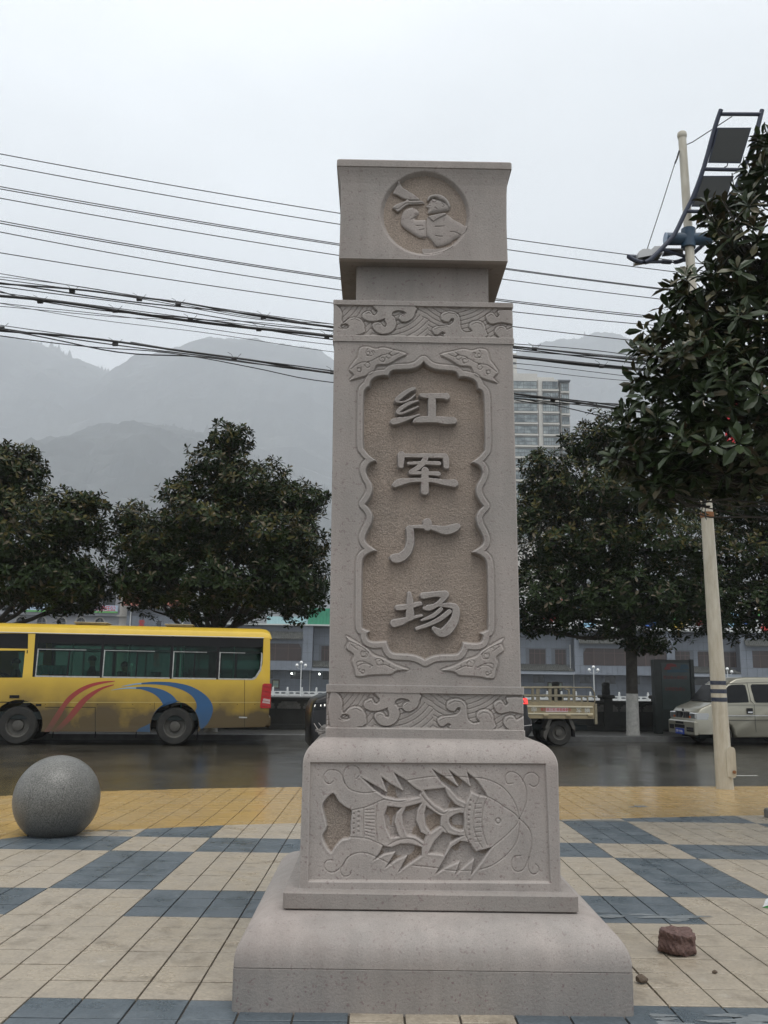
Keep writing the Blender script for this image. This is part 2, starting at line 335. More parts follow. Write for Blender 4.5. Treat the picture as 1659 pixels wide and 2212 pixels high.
def clip(poly, f, keep):   # clip polygon to y<=f(x) (keep=-1) or y>=f(x) (keep=1)
    res = []
    for i in range(len(poly)):
        a, b = poly[i], poly[(i+1) % len(poly)]; da = (a[1]-f(a[0]))*keep; db = (b[1]-f(b[0]))*keep
        if da >= 0: res.append(a)
        if da*db < 0: t = da/(da-db); res.append((a[0]+t*(b[0]-a[0]), a[1]+t*(b[1]-a[1])))
    return res
GX, GY, TOP, BEV = .0052, .0054, .0, .0016
def tile_mesh(poly, cx, cy, m, ztop):
    mb = MB(); ctr = np.mean(poly, 0); n = len(poly)
    rings = []
    for ins, z in ((0, -.03), (0, ztop-BEV), (BEV, ztop)):
        rings.append([(p[0]-cx-np.sign(p[0]-ctr[0])*ins, p[1]-cy-np.sign(p[1]-ctr[1])*ins, z) for p in poly])
    vs = sum(rings, []); fs = []
    for q in range(2):
        for i in range(n): fs.append((q*n+i, q*n+(i+1) % n, (q+1)*n+(i+1) % n, (q+1)*n+i))
    fs.append(tuple(range(2*n, 3*n))); mb.add(vs, fs); return mb
shared = {}
for m in (CREAM, BLUE, YELLOW):
    sq = [(-T/2+GX, -T/2+GY), (T/2-GX, -T/2+GY), (T/2-GX, T/2-GY), (-T/2+GX, T/2-GY)]
    mbt = tile_mesh(sq, 0, 0, m, 0); me = bpy.data.meshes.new('paving_tile'); me.from_pydata(mbt.v, [], mbt.f); me.materials.append(m); me.update(); shared[m.name] = me
cells = []
for r in range(-48, 9):
    for k in range(-42, 52):
        x0 = OX+k*T; y1 = OY-(r-1)*T; y0 = y1-T; x1 = x0+T; cx, cy = (x0+x1)/2, (y0+y1)/2
        if abs(cx) > 13.5: continue
        p = [(x0+GX, y0+GY), (x1-GX, y0+GY), (x1-GX, y1-GY), (x0+GX, y1-GY)]
        near = clip(p, NE, -1); far = clip(clip(p, NE, 1), FE, -1)
        wx = cx; vis = cy > 4.3 and abs(cx) < .455*cy+.15
        hidden = abs(cx-.27) < .86 and cy > 4.75 and cy < 8
        for poly, mm in ((near, colour(k, r)), (far, YELLOW)):
            if len(poly) >= 3:
                P = np.array(poly); ar = .5*abs(np.dot(P[:, 0], np.roll(P[:, 1], -1))-np.dot(P[:, 1], np.roll(P[:, 0], -1)))
                if ar < .002: continue
                cells.append((0 if (vis and not hidden) else 1, cy, k, r, poly, mm, len(poly) == 4 and ar > T*T*.9, cx))
cells.sort(key=lambda c: (c[0], c[1]))
cnt = 0; rest = {CREAM.name: MB(), BLUE.name: MB(), YELLOW.name: MB()}
for c in cells:
    hid, cy, k, r, poly, mm, full, cx = c
    dz = random.uniform(-.0016, .0012)
    if not hid and cnt < 300:
        cnt += 1
        if full: o = link('paving_tile', shared[mm.name], paving, (cx, cy, dz))
        else:
            mbt = tile_mesh(poly, cx, cy, mm, 0); o = mbt.build('paving_tile', mm, paving, (cx, cy, dz))
        o.rotation_euler = (random.uniform(-.004, .004), random.uniform(-.004, .004), random.uniform(-.006, .006) if full else 0)
    else:
        mbt = tile_mesh(poly, 0, 0, mm, dz); rest[mm.name].add(mbt.v, mbt.f)
allr = MB(); mats_ = [CREAM, BLUE, YELLOW]
for i, m in enumerate(mats_): allr.add(rest[m.name].v, rest[m.name].f, i)
allr.build('paving_tiles', mats_, paving, kind='stuff')
def onplaza(x, y, dz=0): return (x, y, -math.tan(SLOPE)*y+dz)

# road, far pavement, far bank, river, terrain
def along(u, c, z):        # point at distance u along the street on the line Y - M X = c
    x0 = -c*math.sin(TH)*math.cos(TH); y0 = c*math.cos(TH)**2
    return (x0+u*math.cos(TH), y0+u*math.sin(TH), z)
def strip(name, c0, c1, z, m, u0=-90, u1=90, th=None, nu=1, **k):
    mb = MB(); a = [along(u0, c0, z), along(u1, c0, z), along(u1, c1, z), along(u0, c1, z)]
    if th: b = [(p[0], p[1], p[2]-th) for p in a]; mb.add(b+a, [(0, 1, 5, 4), (1, 2, 6, 5), (2, 3, 7, 6), (3, 0, 4, 7), (4, 5, 6, 7)])
    else: mb.add(a, [(0, 1, 2, 3)])
    return mb.build(name, m, **k)
strip('road', 0, 25.35, ROADZ, ASPH, kind='structure')
strip('far_kerb', 25.2, 25.38, WALKZ+.012, KERB, th=.3, kind='structure')
# far pavement of oblong slabs, those in view laid one by one
walk = empty('far_pavement', kind='structure'); walk.rotation_euler = (0, 0, TH)
def fx(p): return (p[0]*math.cos(TH)+p[1]*math.sin(TH), -p[0]*math.sin(TH)+p[1]*math.cos(TH))
CT = math.cos(TH)
mb = MB().box(-90, 90, 25.38*CT, 28.3*CT, WALKZ-.4, WALKZ-.02); mb.build('slab_bed', JOINT, walk)
sl = MB().box(-.497, .497, -.247, .247, -.03, 0, b=.003); sme = bpy.data.meshes.new('slab'); sme.from_pydata(sl.v, [], sl.f); sme.materials.append(WALK)
for j in range(5):
    for i in range(-10, 20):
        o = link('slab', sme, walk, (i+(j % 2)*.5, 25.38*CT+.26+j*.5, WALKZ+random.uniform(-.002, .002)))
mb = MB()
for j in range(5):
    for i in list(range(-60, -10))+list(range(20, 60)): mb.box(i+(j % 2)*.5-.497, i+(j % 2)*.5+.497, 25.38*CT+.26+j*.5-.247, 25.38*CT+.26+j*.5+.247, WALKZ-.03, WALKZ)
mb.build('far_slabs', WALK, walk, kind='stuff')
# broken white lane dashes and a scratch on the road
for u0 in (-3.2+2*i*3.1 for i in range(-3, 6)):
    strip('lane_dash', 16.35, 16.43, ROADZ+.004, WPAINT, u0, u0+.75, kind='structure')
GRND = mat('valley ground', (.10, .10, .08), .95, var=.3, vscale=.02)
mb = MB().add([(-2500, -60, -7), (2500, -60, -7), (4500, 3300, -7), (-4500, 3300, -7)], [(0, 1, 2, 3)]); mb.build('ground', GRND, kind='structure')
mb = MB().add([(-300, 29, -5), (300, 29, -5), (300, 107, -5), (-300, 107, -5)], [(0, 1, 2, 3)])
mb.build('river', mat('river water', (.05, .055, .05), .08, bump=.3, bscale=2), kind='structure')
mb = MB().box(-300, 300, 107, 119.2, -7, -1.05); mb.build('far_bank', mat('bank concrete', (.16, .16, .155), .85, var=.2, vscale=.4), kind='structure')

# ================================================================== STONE PILLAR
PX, PY = .272, 5.62
pil = empty('carved_stone_monument', (PX, PY, 0), R(.4), label='tall carved sandstone pillar with 红军广场 down its front, standing on the tiled plaza', cat='monument')
def fc(x, y, a, xo=0., sh=0., z0=0.):      # photo point on the front plane half-width a -> local x,z
    p = at(x, y, PY-a); return (p[0]-PX-xo-sh*(p[2]-z0), p[2])
def rings_obj(name, rings, m, loc=None, top=True, yshift=0):
    mb = MB(); vs = []; fs = []
    for a, z in rings:
        c = min(.012, a*.1)
        vs += [(-a+c, -a, z), (a-c, -a, z), (a, -a+c, z), (a, a-c, z), (a-c, a, z), (-a+c, a, z), (-a, a-c, z), (-a, -a+c, z)]
    for k in range(len(rings)-1):
        for j in range(8): fs.append((k*8+j, k*8+(j+1) % 8, k*8+8+(j+1) % 8, k*8+8+j))
    fs += [tuple(range(7, -1, -1)), tuple(range((len(rings)-1)*8, len(rings)*8))]
    mb.add(vs, fs); return mb.build(name, m, pil, loc, smooth=True)
rings_obj('lower_plinth_stone', [(.988, -.14), (.990, .121), (.986, .1235)], STONEB)
rr = [(.986, .1245), (.989, .128), (.989, .15)]+[(.989-.205*(1-math.cos(t)), .15+.19*math.sin(t)) for t in np.linspace(.08, math.pi/2, 12)]+[(.70, .347)]
rings_obj('rounded_plinth_stone', rr, STONEP)
rings_obj('plinth_slab', [(.770, .347), (.776, .352), (.776, .425), (.770, .431)], STONEF)
# --- block with the carved fish
def half2(z):
    t = (z-1.075)/.132
    return .700-(.125*(1-math.sqrt(max(0, 1-t*t))) if t > 0 else 0)
c4 = lambda x, y: fc(630.9+.38029*x, 1580.0+.38029*y, .70)
P4 = lambda L_: [c4(*p) for p in L_]
f_panel = P4([(94, 172), (1441, 181), (1470, 866), (82, 856)])
f_deep = [P4(crs(q, 3, True)) if sm_ else P4(q) for sm_, q in [
 (1, [(228, 352), (262, 400), (300, 430), (335, 452), (330, 520), (325, 605), (280, 620), (240, 660), (212, 695), (175, 640), (165, 590), (188, 540), (165, 440), (180, 390)]),
 (0, [(380, 258), (455, 300), (530, 345), (500, 256), (560, 300), (622, 335), (570, 231), (640, 275), (700, 325), (735, 345), (715, 375), (650, 390), (580, 390), (520, 375), (460, 335)]),
 (0, [(790, 215), (860, 255), (938, 312), (885, 218), (950, 265), (1008, 312), (988, 228), (1050, 280), (1095, 345), (1110, 375), (1060, 370), (1015, 348), (985, 410), (935, 385), (890, 330), (840, 290)]),
 (0, [(450, 742), (520, 702), (578, 690), (520, 782), (590, 735), (645, 712), (595, 808), (660, 760), (735, 710), (735, 660), (670, 640), (610, 640), (560, 660), (510, 650), (490, 690)]),
 (0, [(805, 820), (880, 775), (945, 748), (918, 828), (970, 780), (1028, 732), (1008, 830), (1070, 755), (1135, 660), (1040, 685), (1000, 630), (950, 625), (900, 660), (865, 715)]),
 (0, [(535, 425), (620, 435), (590, 470), (580, 520), (595, 575), (608, 600), (555, 610), (530, 560), (515, 480)]),
 (0, [(640, 430), (735, 405), (708, 455), (703, 510), (730, 575), (762, 592), (745, 635), (700, 605), (648, 595), (625, 540), (618, 480)]),
 (0, [(757, 425), (800, 455), (845, 482), (840, 545), (782, 585), (752, 540), (745, 470)]),
 (0, [(740, 335), (865, 322), (885, 370), (925, 415), (965, 435), (900, 447), (860, 455), (805, 420), (765, 380)]),
 (0, [(765, 698), (803, 625), (852, 572), (900, 587), (965, 597), (895, 640), (862, 710), (820, 703)]),
 (1, [(885, 515), (905, 482), (970, 467), (970, 565), (912, 556)])]]
def f_line(q, wd=.0035): return [(x, z, wd) for x, z in P4(crs(q, 5))]
f_lines = [f_line(q) for q in [
 [(640, 282), (760, 263), (880, 256), (1000, 264), (1090, 272), (1180, 310), (1240, 370), (1275, 440), (1290, 500)],
 [(1290, 500), (1288, 570), (1268, 640), (1210, 712), (1130, 768), (1060, 790)], [(680, 765), (820, 780), (900, 795), (1010, 795)],
 [(1015, 347), (1115, 378), (1200, 430), (1285, 500), (1230, 580), (1135, 660)], [(1015, 347), (985, 410), (970, 500), (985, 600), (1040, 685)],
 [(1062, 368), (1037, 430), (1027, 520), (1042, 600), (1078, 665)], [(1108, 378), (1085, 430), (1075, 520), (1085, 590), (1105, 650)],
 [(335, 450), (420, 430), (515, 388)], [(325, 603), (420, 612), (510, 650)], [(402, 440), (400, 520), (402, 600)], [(480, 410), (470, 520), (480, 625)],
 [(515, 388), (600, 402), (660, 390), (720, 372)], [(540, 650), (600, 620), (680, 615), (735, 650)],
 [(715, 340), (760, 400), (820, 455), (860, 470), (900, 445), (975, 438)], [(745, 640), (780, 570), (840, 540), (880, 580), (930, 600), (980, 595)],
 [(470, 345), (400, 352), (330, 335), (295, 300), (283, 255), (300, 210), (335, 195), (370, 210), (380, 245), (360, 272)],
 [(295, 300), (270, 240), (235, 222), (195, 225), (172, 260), (185, 292), (210, 300), (228, 285)],
 [(560, 760), (440, 702), (370, 693), (310, 720), (280, 765), (240, 800), (200, 800), (176, 770), (190, 738), (225, 735)],
 [(310, 720), (285, 760), (268, 800), (290, 826), (322, 820), (330, 795)],
 [(1290, 500), (1325, 420), (1330, 340), (1308, 280), (1270, 240), (1230, 235), (1208, 262), (1220, 300), (1252, 298)],
 [(1308, 290), (1325, 250), (1365, 237), (1398, 262), (1398, 300), (1372, 318), (1348, 305)],
 [(1290, 500), (1345, 560), (1362, 640), (1345, 720), (1340, 780), (1362, 815), (1392, 808), (1400, 780), (1382, 760)],
 [(1345, 720), (1320, 780), (1285, 802), (1252, 785), (1245, 745), (1262, 715), (1295, 712)]]]
for i in range(9): f_lines.append(f_line([(1042-2*abs(i-4), 415+i*27), (1072, 412+i*27)], .003))
for i in range(9): f_lines.append(f_line([(412, 448+i*18), (462, 445+i*20)], .003))
f_dots = [(*c4(372, 460+28*i), .009) for i in range(5)]+[(*c4(345, 470+28*i), .007) for i in range(5)]+[(*c4(1010-10*math.sin(i*.37), 395+28*i), .008) for i in range(10)]
eye = c4(1168, 512)
def fish_relief(X, Z):
    H = -.016*sm(1-ramp(d_poly(X, Z, f_panel), -.012, 0)); H0 = H.copy()
    dd = np.full(X.shape, 1e9)
    for q in f_deep: dd = np.minimum(dd, d_poly(X, Z, q))
    H -= .027*sm(1-ramp(dd, -.010, .001))
    H += .0015*np.exp(-((dd-.006)/.006)**2)*(H0 < -.01)
    for q in f_lines: H -= .0045*np.exp(-(np.maximum(d_stroke(X, Z, q)+.0035, 0)/.003)**2)
    for x, z, r_ in f_dots: H -= .005*sm(1-ramp(np.hypot(X-x, Z-z), r_*.4, r_))
    de = np.hypot(X-eye[0], Z-eye[1]); H -= .006*np.exp(-((de-.013)/.004)**2)
    H -= (noise2(X, Z, 160, 3)-.5)*.0035*(dd < 0)
    return H
face_block('fish_carving', pil, half2, .431, 1.207, fish_relief, .0034, [STONE2, ROUGH], inset=np.array([1.075, 1.11, 1.14, 1.16, 1.18, 1.195, 1.203, 1.207]), body_name='carved_block', mfun=lambda X, Z, H: (d_poly(X, Z, f_deep[0]) < -.006) | ((H < -.036) & (noise2(X, Z, 14, 9) > .55)))

# --- carved wave bands
W_polys = [[(0, 50), (45, 66), (80, 105), (96, 160), (92, 215), (112, 248), (128, 232), (150, 205), (200, 185), (250, 195), (285, 235), (295, 290), (268, 345), (0, 352)],
 [(395, 50), (735, 60), (744, 115), (730, 165), (700, 198), (655, 218), (618, 208), (602, 188), (567, 192), (574, 245), (552, 300), (500, 335), (440, 338), (395, 312), (368, 270), (376, 240), (405, 228), (438, 236), (458, 264), (487, 270), (492, 240), (478, 200), (475, 188), (400, 216), (330, 215), (285, 190), (279, 158), (302, 130), (342, 118), (362, 148), (385, 160), (410, 140), (411, 112), (392, 92)],
 [(975, 165), (985, 128), (1040, 108), (1100, 118), (1135, 160), (1140, 230), (1152, 285), (1195, 312), (1252, 298), (1225, 258), (1233, 217), (1275, 197), (1322, 200), (1356, 235), (1364, 290), (1355, 362), (1012, 360), (1010, 325), (980, 308), (940, 338), (905, 320), (897, 285), (930, 260), (1000, 252), (1060, 236), (1086, 205), (1086, 178), (1060, 180), (1040, 207), (1005, 205), (980, 188)],
 [(1380, 185), (1370, 150), (1390, 124), (1430, 114), (1450, 140), (1468, 160), (1493, 136), (1480, 92), (1640, 96), (1640, 217), (1560, 212), (1500, 205), (1430, 222), (1395, 210)],
 [(1448, 300), (1463, 258), (1500, 242), (1537, 250), (1552, 282), (1578, 270), (1640, 245), (1640, 380), (1530, 372), (1475, 342)]]
W_hole = [[(536, 160), (545, 125), (590, 107), (640, 114), (667, 134), (640, 142), (612, 160), (600, 186), (565, 190), (550, 165)], [(108, 244), (150, 252), (163, 278), (142, 296), (100, 294), (82, 272)]]
W_cut = [[(70, 290, 5), (105, 304, 6), (150, 284, 4)], [(180, 210, 3), (215, 200, 4), (258, 222, 3)], [(310, 150, 3), (335, 134, 4), (350, 150, 3)], [(392, 262, 3), (412, 246, 4), (440, 256, 3)], [(620, 170, 3), (645, 150, 4), (668, 142, 3)], [(990, 152, 4), (1040, 124, 5), (1098, 134, 4), (1120, 170, 3)], [(915, 290, 3), (960, 268, 4), (1030, 262, 3)], [(1245, 240, 3), (1280, 214, 4), (1325, 226, 4), (1342, 262, 3)], [(1390, 160, 3), (1415, 134, 4), (1435, 142, 3)], [(1470, 290, 3), (1492, 260, 4), (1525, 266, 3)]]
def wave_relief(umap, ztop, zbot, lip):
    def f(X, Z):
        U = umap(X); V = 60+300*(ztop-Z)/(ztop-zbot)
        db = np.full(X.shape, 1e9)
        for q in W_SM: db = np.minimum(db, d_poly(U, V, q))
        for q in W_HM: db = np.maximum(db, -d_poly(U, V, q))
        g = lambda a, p, o=0.: np.exp(-(((a/p+o) % 1-.5)/.11)**2)
        c1_ = np.hypot(U-1130, V+180); c2_ = np.hypot(U-300, V+420); c3_ = np.hypot(U-430, V-640); c4_ = np.hypot(U-1090, V+420)
        right = U > 860; up = V < 60+(U-700)*.9
        bgd = -.010-.0045*np.where(U < 360, g(np.hypot(U+160, V+120), 42), np.where(right & (U < 1130), g(c1_, 40), np.where(right, g(np.hypot(U-1060, V+260), 40), np.where(up, g(np.hypot(U-1060, V+330), 44), g(np.hypot(U-480, V+70), 44)))))
        t = sm(1-ramp(db, -4, 8)); H = bgd*(1-t)
        H -= .005*np.exp(-((db-9)/5)**2)
        for q in W_cut: H -= .004*sm(1-ramp(d_stroke_px(U, V, q), -5, 3))*t
        fld = ((Z < ztop) & (Z > zbot)); e = np.minimum(ramp(ztop-Z, 0, .008), ramp(Z-zbot, 0, .008))
        H = H*sm(e)
        H += np.where(Z >= ztop, lip[0], 0)+np.where(Z <= zbot, lip[1], 0)
        return H
    return f
def d_stroke_px(U, V, pts):
    D = np.full(U.shape, 1e9)
    if len(pts) == 1: return np.hypot(U-pts[0][0], V-pts[0][1])-pts[0][2]
    for a, b in zip(pts[:-1], pts[1:]):
        dx, dz = b[0]-a[0], b[1]-a[1]; ll = dx*dx+dz*dz+1e-9; t = np.clip(((U-a[0])*dx+(V-a[1])*dz)/ll, 0, 1)
        D = np.minimum(D, np.hypot(U-a[0]-t*dx, V-a[1]-t*dz)-(a[2]+(b[2]-a[2])*t))
    return D
SH = -.011
W_SM = [crs(q, 2, True) for q in W_polys]; W_HM = [crs(q, 3, True) for q in W_hole]
wl = lambda x, y: fc(713.2+.25794*x, 1481.2+.25794*y, .562, -.022)
wt = lambda x, y: fc(713.2+.24471*x, 647.4+.24471*y, .556, -.022, SH, 1.207)
zA, zB = wl(800, 62)[1], wl(800, 362)[1]; zC = wl(800, 2)[1]
xa, xb = wl(0, 200)[0], wl(1600, 200)[0]
fo = face_block('wave_carving', pil, lambda z: .566 if (z > zA or z < zB) else .561, 1.2072, zC, wave_relief(lambda X: (X-xa)/(xb-xa)*1600, zA, zB, (.0, .0)), .0036, [STONE, ROUGH], shear=SH, body_name='lower_wave_block')
for o in (fo, bpy.context.scene.objects.get('lower_wave_block')): o.location = (-.022, 0, 0)
zT = 3.847; zE, zF = wt(800, 55)[1], wt(800, 325)[1]; zG = wt(800, 378)[1]
xa2, xb2 = wt(0, 200)[0], wt(1600, 200)[0]
xo = -.022+SH*(zG-1.207)
fo = face_block('wave_carving', pil, lambda z: .560 if (z > zE or z < zF) else .556, zG+.0005, zT, wave_relief(lambda X: (X-xa2)/(xb2-xa2)*1600, zE, zF, (.0, .0)), .0036, [STONE, ROUGH], shear=SH, body_name='upper_wave_block')
for o in (fo, S.objects.get('upper_wave_block')): o.location = (xo, 0, 0)
# --- inscription panel
k2 = lambda x, y: fc(685.8+.28109*x, 740.6+.28109*y, .552, -.022, SH, 1.207)
k3 = lambda x, y: fc(685.8+.28109*x, 1152.1+.28109*y, .552, -.022, SH, 1.207)
half_out = []
for fn, q in [(k2, [(808, 145), (850, 182), (910, 205), (1000, 213), (1058, 224), (1084, 262)]), (k2, [(1084, 262), (1130, 262), (1180, 275), (1216, 303), (1230, 348)]), (k2, [(1230, 348), (1262, 372), (1276, 420), (1281, 560), (1283, 800), (1268, 842), (1238, 878), (1186, 915)]),
              (k2, [(1186, 915), (1240, 945), (1263, 995), (1250, 1045), (1222, 1095), (1215, 1150), (1236, 1205), (1272, 1256)]), (k2, [(1272, 1256), (1238, 1292), (1217, 1340), (1225, 1400), (1255, 1460), (1275, 1520), (1255, 1562), (1190, 1606)]),
              (k2, [(1190, 1606), (1250, 1632), (1288, 1668), (1300, 1720), (1303, 1800)]), (k3, [(1303, 300), (1306, 500), (1307, 720), (1290, 752), (1250, 768)]), (k3, [(1250, 768), (1268, 790), (1258, 832), (1215, 850), (1116, 842)]), (k3, [(1116, 842), (1106, 880), (1085, 918), (1050, 934), (950, 937), (880, 948), (818, 977)])]:
    half_out += [fn(*p) for p in crs(q, 4)]
cxm = half_out[0][0]
half_out = [(abs(x-cxm*.5), z) for x, z in half_out]; half_out[0] = (0.0, half_out[0][1]); half_out[-1] = (0.0, half_out[-1][1])
cart = half_out+[(-x, z) for x, z in half_out[-2:0:-1]]
lfU = [k2(*p) for p in crs([(1385, 230), (1355, 175), (1320, 130), (1300, 60), (1240, 45), (1180, 60), (1120, 48), (1050, 62), (938, 92), (1010, 135), (1085, 180), (1165, 188), (1185, 215), (1215, 258), (1378, 312), (1350, 270)], 3, True)]
lfL = [k3(*p) for p in crs([(1425, 808), (1330, 860), (1260, 895), (1215, 945), (1120, 975), (1040, 1018), (945, 1052), (1040, 1068), (1080, 1095), (1150, 1100), (1250, 1108), (1300, 1120), (1355, 1115), (1368, 1060), (1385, 1000), (1372, 950), (1428, 905), (1410, 850)], 3, True)]
lfUc = [[(1035, 60), (1075, 95), (1140, 115), (1150, 150), (1115, 158), (1105, 130)], [(1235, 60), (1255, 95), (1230, 120), (1200, 110), (1205, 85)], [(1235, 165), (1300, 175), (1370, 225)], [(1235, 165), (1222, 195), (1245, 210), (1265, 190)], [(1290, 215), (1295, 240), (1320, 240), (1318, 212)]]
lfLc = [[(1255, 930), (1320, 880), (1400, 850)], [(1255, 930), (1270, 965), (1310, 962), (1308, 925), (1275, 925)], [(1060, 1050), (1130, 1020), (1185, 1025), (1200, 985), (1165, 975), (1140, 1000)], [(1225, 1030), (1290, 1015), (1340, 1040)], [(1300, 1090), (1330, 1075), (1325, 1060)], [(1340, 910), (1380, 880), (1390, 870)]]
def ring_(cx, cy, r_, a0=0.3, a1=5.6): return [(cx+r_*(1-.12*k)*math.cos(a0+(a1-a0)*k/6), cy+r_*(1-.12*k)*math.sin(a0+(a1-a0)*k/6)) for k in range(7)]
lfUc += [ring_(1075, 112, 26), ring_(1130, 138, 24, 2), ring_(1238, 96, 22, 1), ring_(1205, 90, 18, 3), ring_(1248, 190, 26, 4), ring_(1310, 224, 22, 2), [(1140, 115), (1200, 150), (1235, 165)], [(1000, 90), (1050, 110), (1075, 95)]]
lfLc += [ring_(1290, 940, 26, 1), ring_(1340, 890, 22, 3), ring_(1165, 1000, 28, 2), ring_(1090, 1038, 22, 5), ring_(1300, 1075, 20, 1), ring_(1240, 1050, 20, 4), [(1240, 1020), (1300, 1000), (1345, 1010), (1340, 1060)]]
lines_ = []
for fn, LL in ((k2, lfUc), (k3, lfLc)):
    for q in LL:
        p = [(*fn(*a), .003) for a in crs(q, 4)]; lines_.append(p); lines_.append([(-x, z, w_) for x, z, w_ in p])
def shaft_relief(X, Z):
    s_ = d_poly(X, Z, cart); H = -.042*sm(1-ramp(s_, -.010, .0))
    H += .0075*sm(ramp(s_, -.002, .004))*sm(1-ramp(s_, .030, .036))
    H -= .004*np.exp(-((s_-.039)/.004)**2)
    H -= (noise2(X, Z, 120, 1)-.5)*.0026*(s_ < -.008)+(noise2(X, Z, 260, 2)-.5)*.0030*(s_ < -.008)
    for q in (lfU, lfL):
        for sg in (1, -1):
            d = d_poly(X*sg, Z, q); H += .010*sm(1-ramp(d, -.008, .001))-.004*np.exp(-((d-.004)/.004)**2)*(s_ > .04)
    for q in lines_: H -= .0045*np.exp(-(np.maximum(d_stroke(X, Z, q)+.003, 0)/.003)**2)
    return H
zs0 = zC+.0005
fo = face_block('inscription_panel', pil, lambda z: .552, zs0, zG, shaft_relief, .0037, [STONE, ROUGH], shear=SH, body_name='shaft_block', mfun=lambda X, Z, H: H < -.036)
for o in (fo, S.objects.get('shaft_block')): o.location = (-.022+SH*(zs0-1.207), 0, 0)
SHO = fo.location.x-SH*(zs0)    # local x of the shaft axis at height z is SHO + SH*z
def relief_piece(name, parent, dfun, bbox, step, base, top, wedge, m, loc, shear=0.):
    x0, x1, z0, z1 = bbox; xs = np.arange(x0, x1, step); zs = np.arange(z0, z1, step); X, Z = np.meshgrid(xs, zs)
    d = dfun(X, Z); H = base+(top-base)*sm(1-ramp(d, -wedge, wedge*.5)); H += (noise2(X, Z, 150, 5)-.5)*.0012
    nx = len(xs); idx = np.arange(X.size).reshape(X.shape); F = np.stack([idx[:-1, :-1], idx[:-1, 1:], idx[1:, 1:], idx[1:, :-1]], -1).reshape(-1, 4)
    keep = (d.reshape(-1)[F] < wedge*.5+.002).any(1); F = F[keep]
    V = np.stack([X+shear*Z, -H, Z], -1).reshape(-1, 3); used = np.unique(F); remap = np.zeros(len(V), int); remap[used] = np.arange(len(used))
    return link(name, npmesh(name, V[used], remap[F], m), parent, loc)
chars = [
 (k2, [[(738, 350, 13), (690, 370, 15), (625, 418, 17), (603, 445, 13), (645, 456, 9), (700, 436, 9), (745, 400, 7)], [(768, 446, 7), (705, 462, 13), (640, 500, 15), (612, 532, 14), (640, 543, 10), (700, 520, 10), (768, 490, 8)], [(580, 606, 22), (620, 596, 22), (690, 580, 14), (776, 552, 8)],
       [(792, 402, 14), (830, 406, 18), (960, 408, 20), (985, 410, 24)], [(875, 420, 25), (875, 580, 25)], [(738, 604, 12), (780, 590, 22), (900, 588, 22), (980, 596, 26), (1038, 596, 24)]]),
 (k2, [[(640, 860, 24), (636, 945, 18)], [(640, 866, 14), (800, 866, 16), (975, 868, 18)], [(980, 880, 20), (985, 950, 18)], [(695, 926, 12), (810, 922, 14), (930, 926, 15)], [(828, 868, 18), (815, 910, 20), (770, 958, 18), (712, 990, 14)], [(710, 998, 14), (800, 1000, 14), (925, 1006, 16)],
       [(590, 1092, 18), (630, 1070, 24), (720, 1056, 16), (860, 1054, 16), (960, 1070, 20), (1045, 1078, 26)], [(822, 980, 24), (820, 1140, 25)]]),
 (k2, [[(840, 1378, 26), (840, 1415, 26)], [(700, 1415, 12), (780, 1412, 14), (880, 1420, 18), (980, 1440, 28), (1060, 1415, 24), (1085, 1395, 5)], [(705, 1430, 24), (710, 1520, 24), (690, 1595, 26), (640, 1645, 28), (590, 1655, 28), (565, 1640, 10)]]),
 (k3, [[(612, 572, 18), (680, 565, 18), (785, 540, 14)], [(700, 460, 12), (705, 520, 20), (705, 640, 26)], [(585, 692, 24), (640, 678, 22), (710, 652, 14), (795, 632, 10)],
       [(808, 480, 20), (900, 468, 18), (975, 470, 24)], [(980, 475, 20), (930, 535, 16), (860, 575, 16), (815, 575, 12)], [(838, 560, 10), (920, 552, 12), (1020, 556, 18), (1058, 580, 22), (1050, 660, 26), (1000, 735, 30), (955, 765, 26), (920, 755, 22), (888, 730, 14)],
       [(945, 582, 14), (880, 635, 14), (795, 668, 9)], [(1010, 600, 16), (940, 655, 16), (850, 700, 14), (758, 732, 12)]])]
s2 = .28109*5.2/FPX
for fn, strokes in chars:
    ST = [[(*fn(p[0], p[1]), p[2]*s2*1.03) for p in crs(st, 4)] if False else [(*fn(p[0], p[1]), p[2]*s2*1.36) for p in [tuple(q) for q in crs(st, 4)]] for st in strokes]
    al = [p for st in ST for p in st]; bb = (min(p[0] for p in al)-.05, max(p[0] for p in al)+.05, min(p[1] for p in al)-.05, max(p[1] for p in al)+.05)
    def df(X, Z, ST=ST):
        D = np.full(X.shape, 1e9)
        for st in ST: D = np.minimum(D, d_stroke(X, Z, st))
        return D
    relief_piece('carved_character', pil, df, bb, .0030, -.043, .004, .0055, STONE, (SHO, -.552, 0), SH)
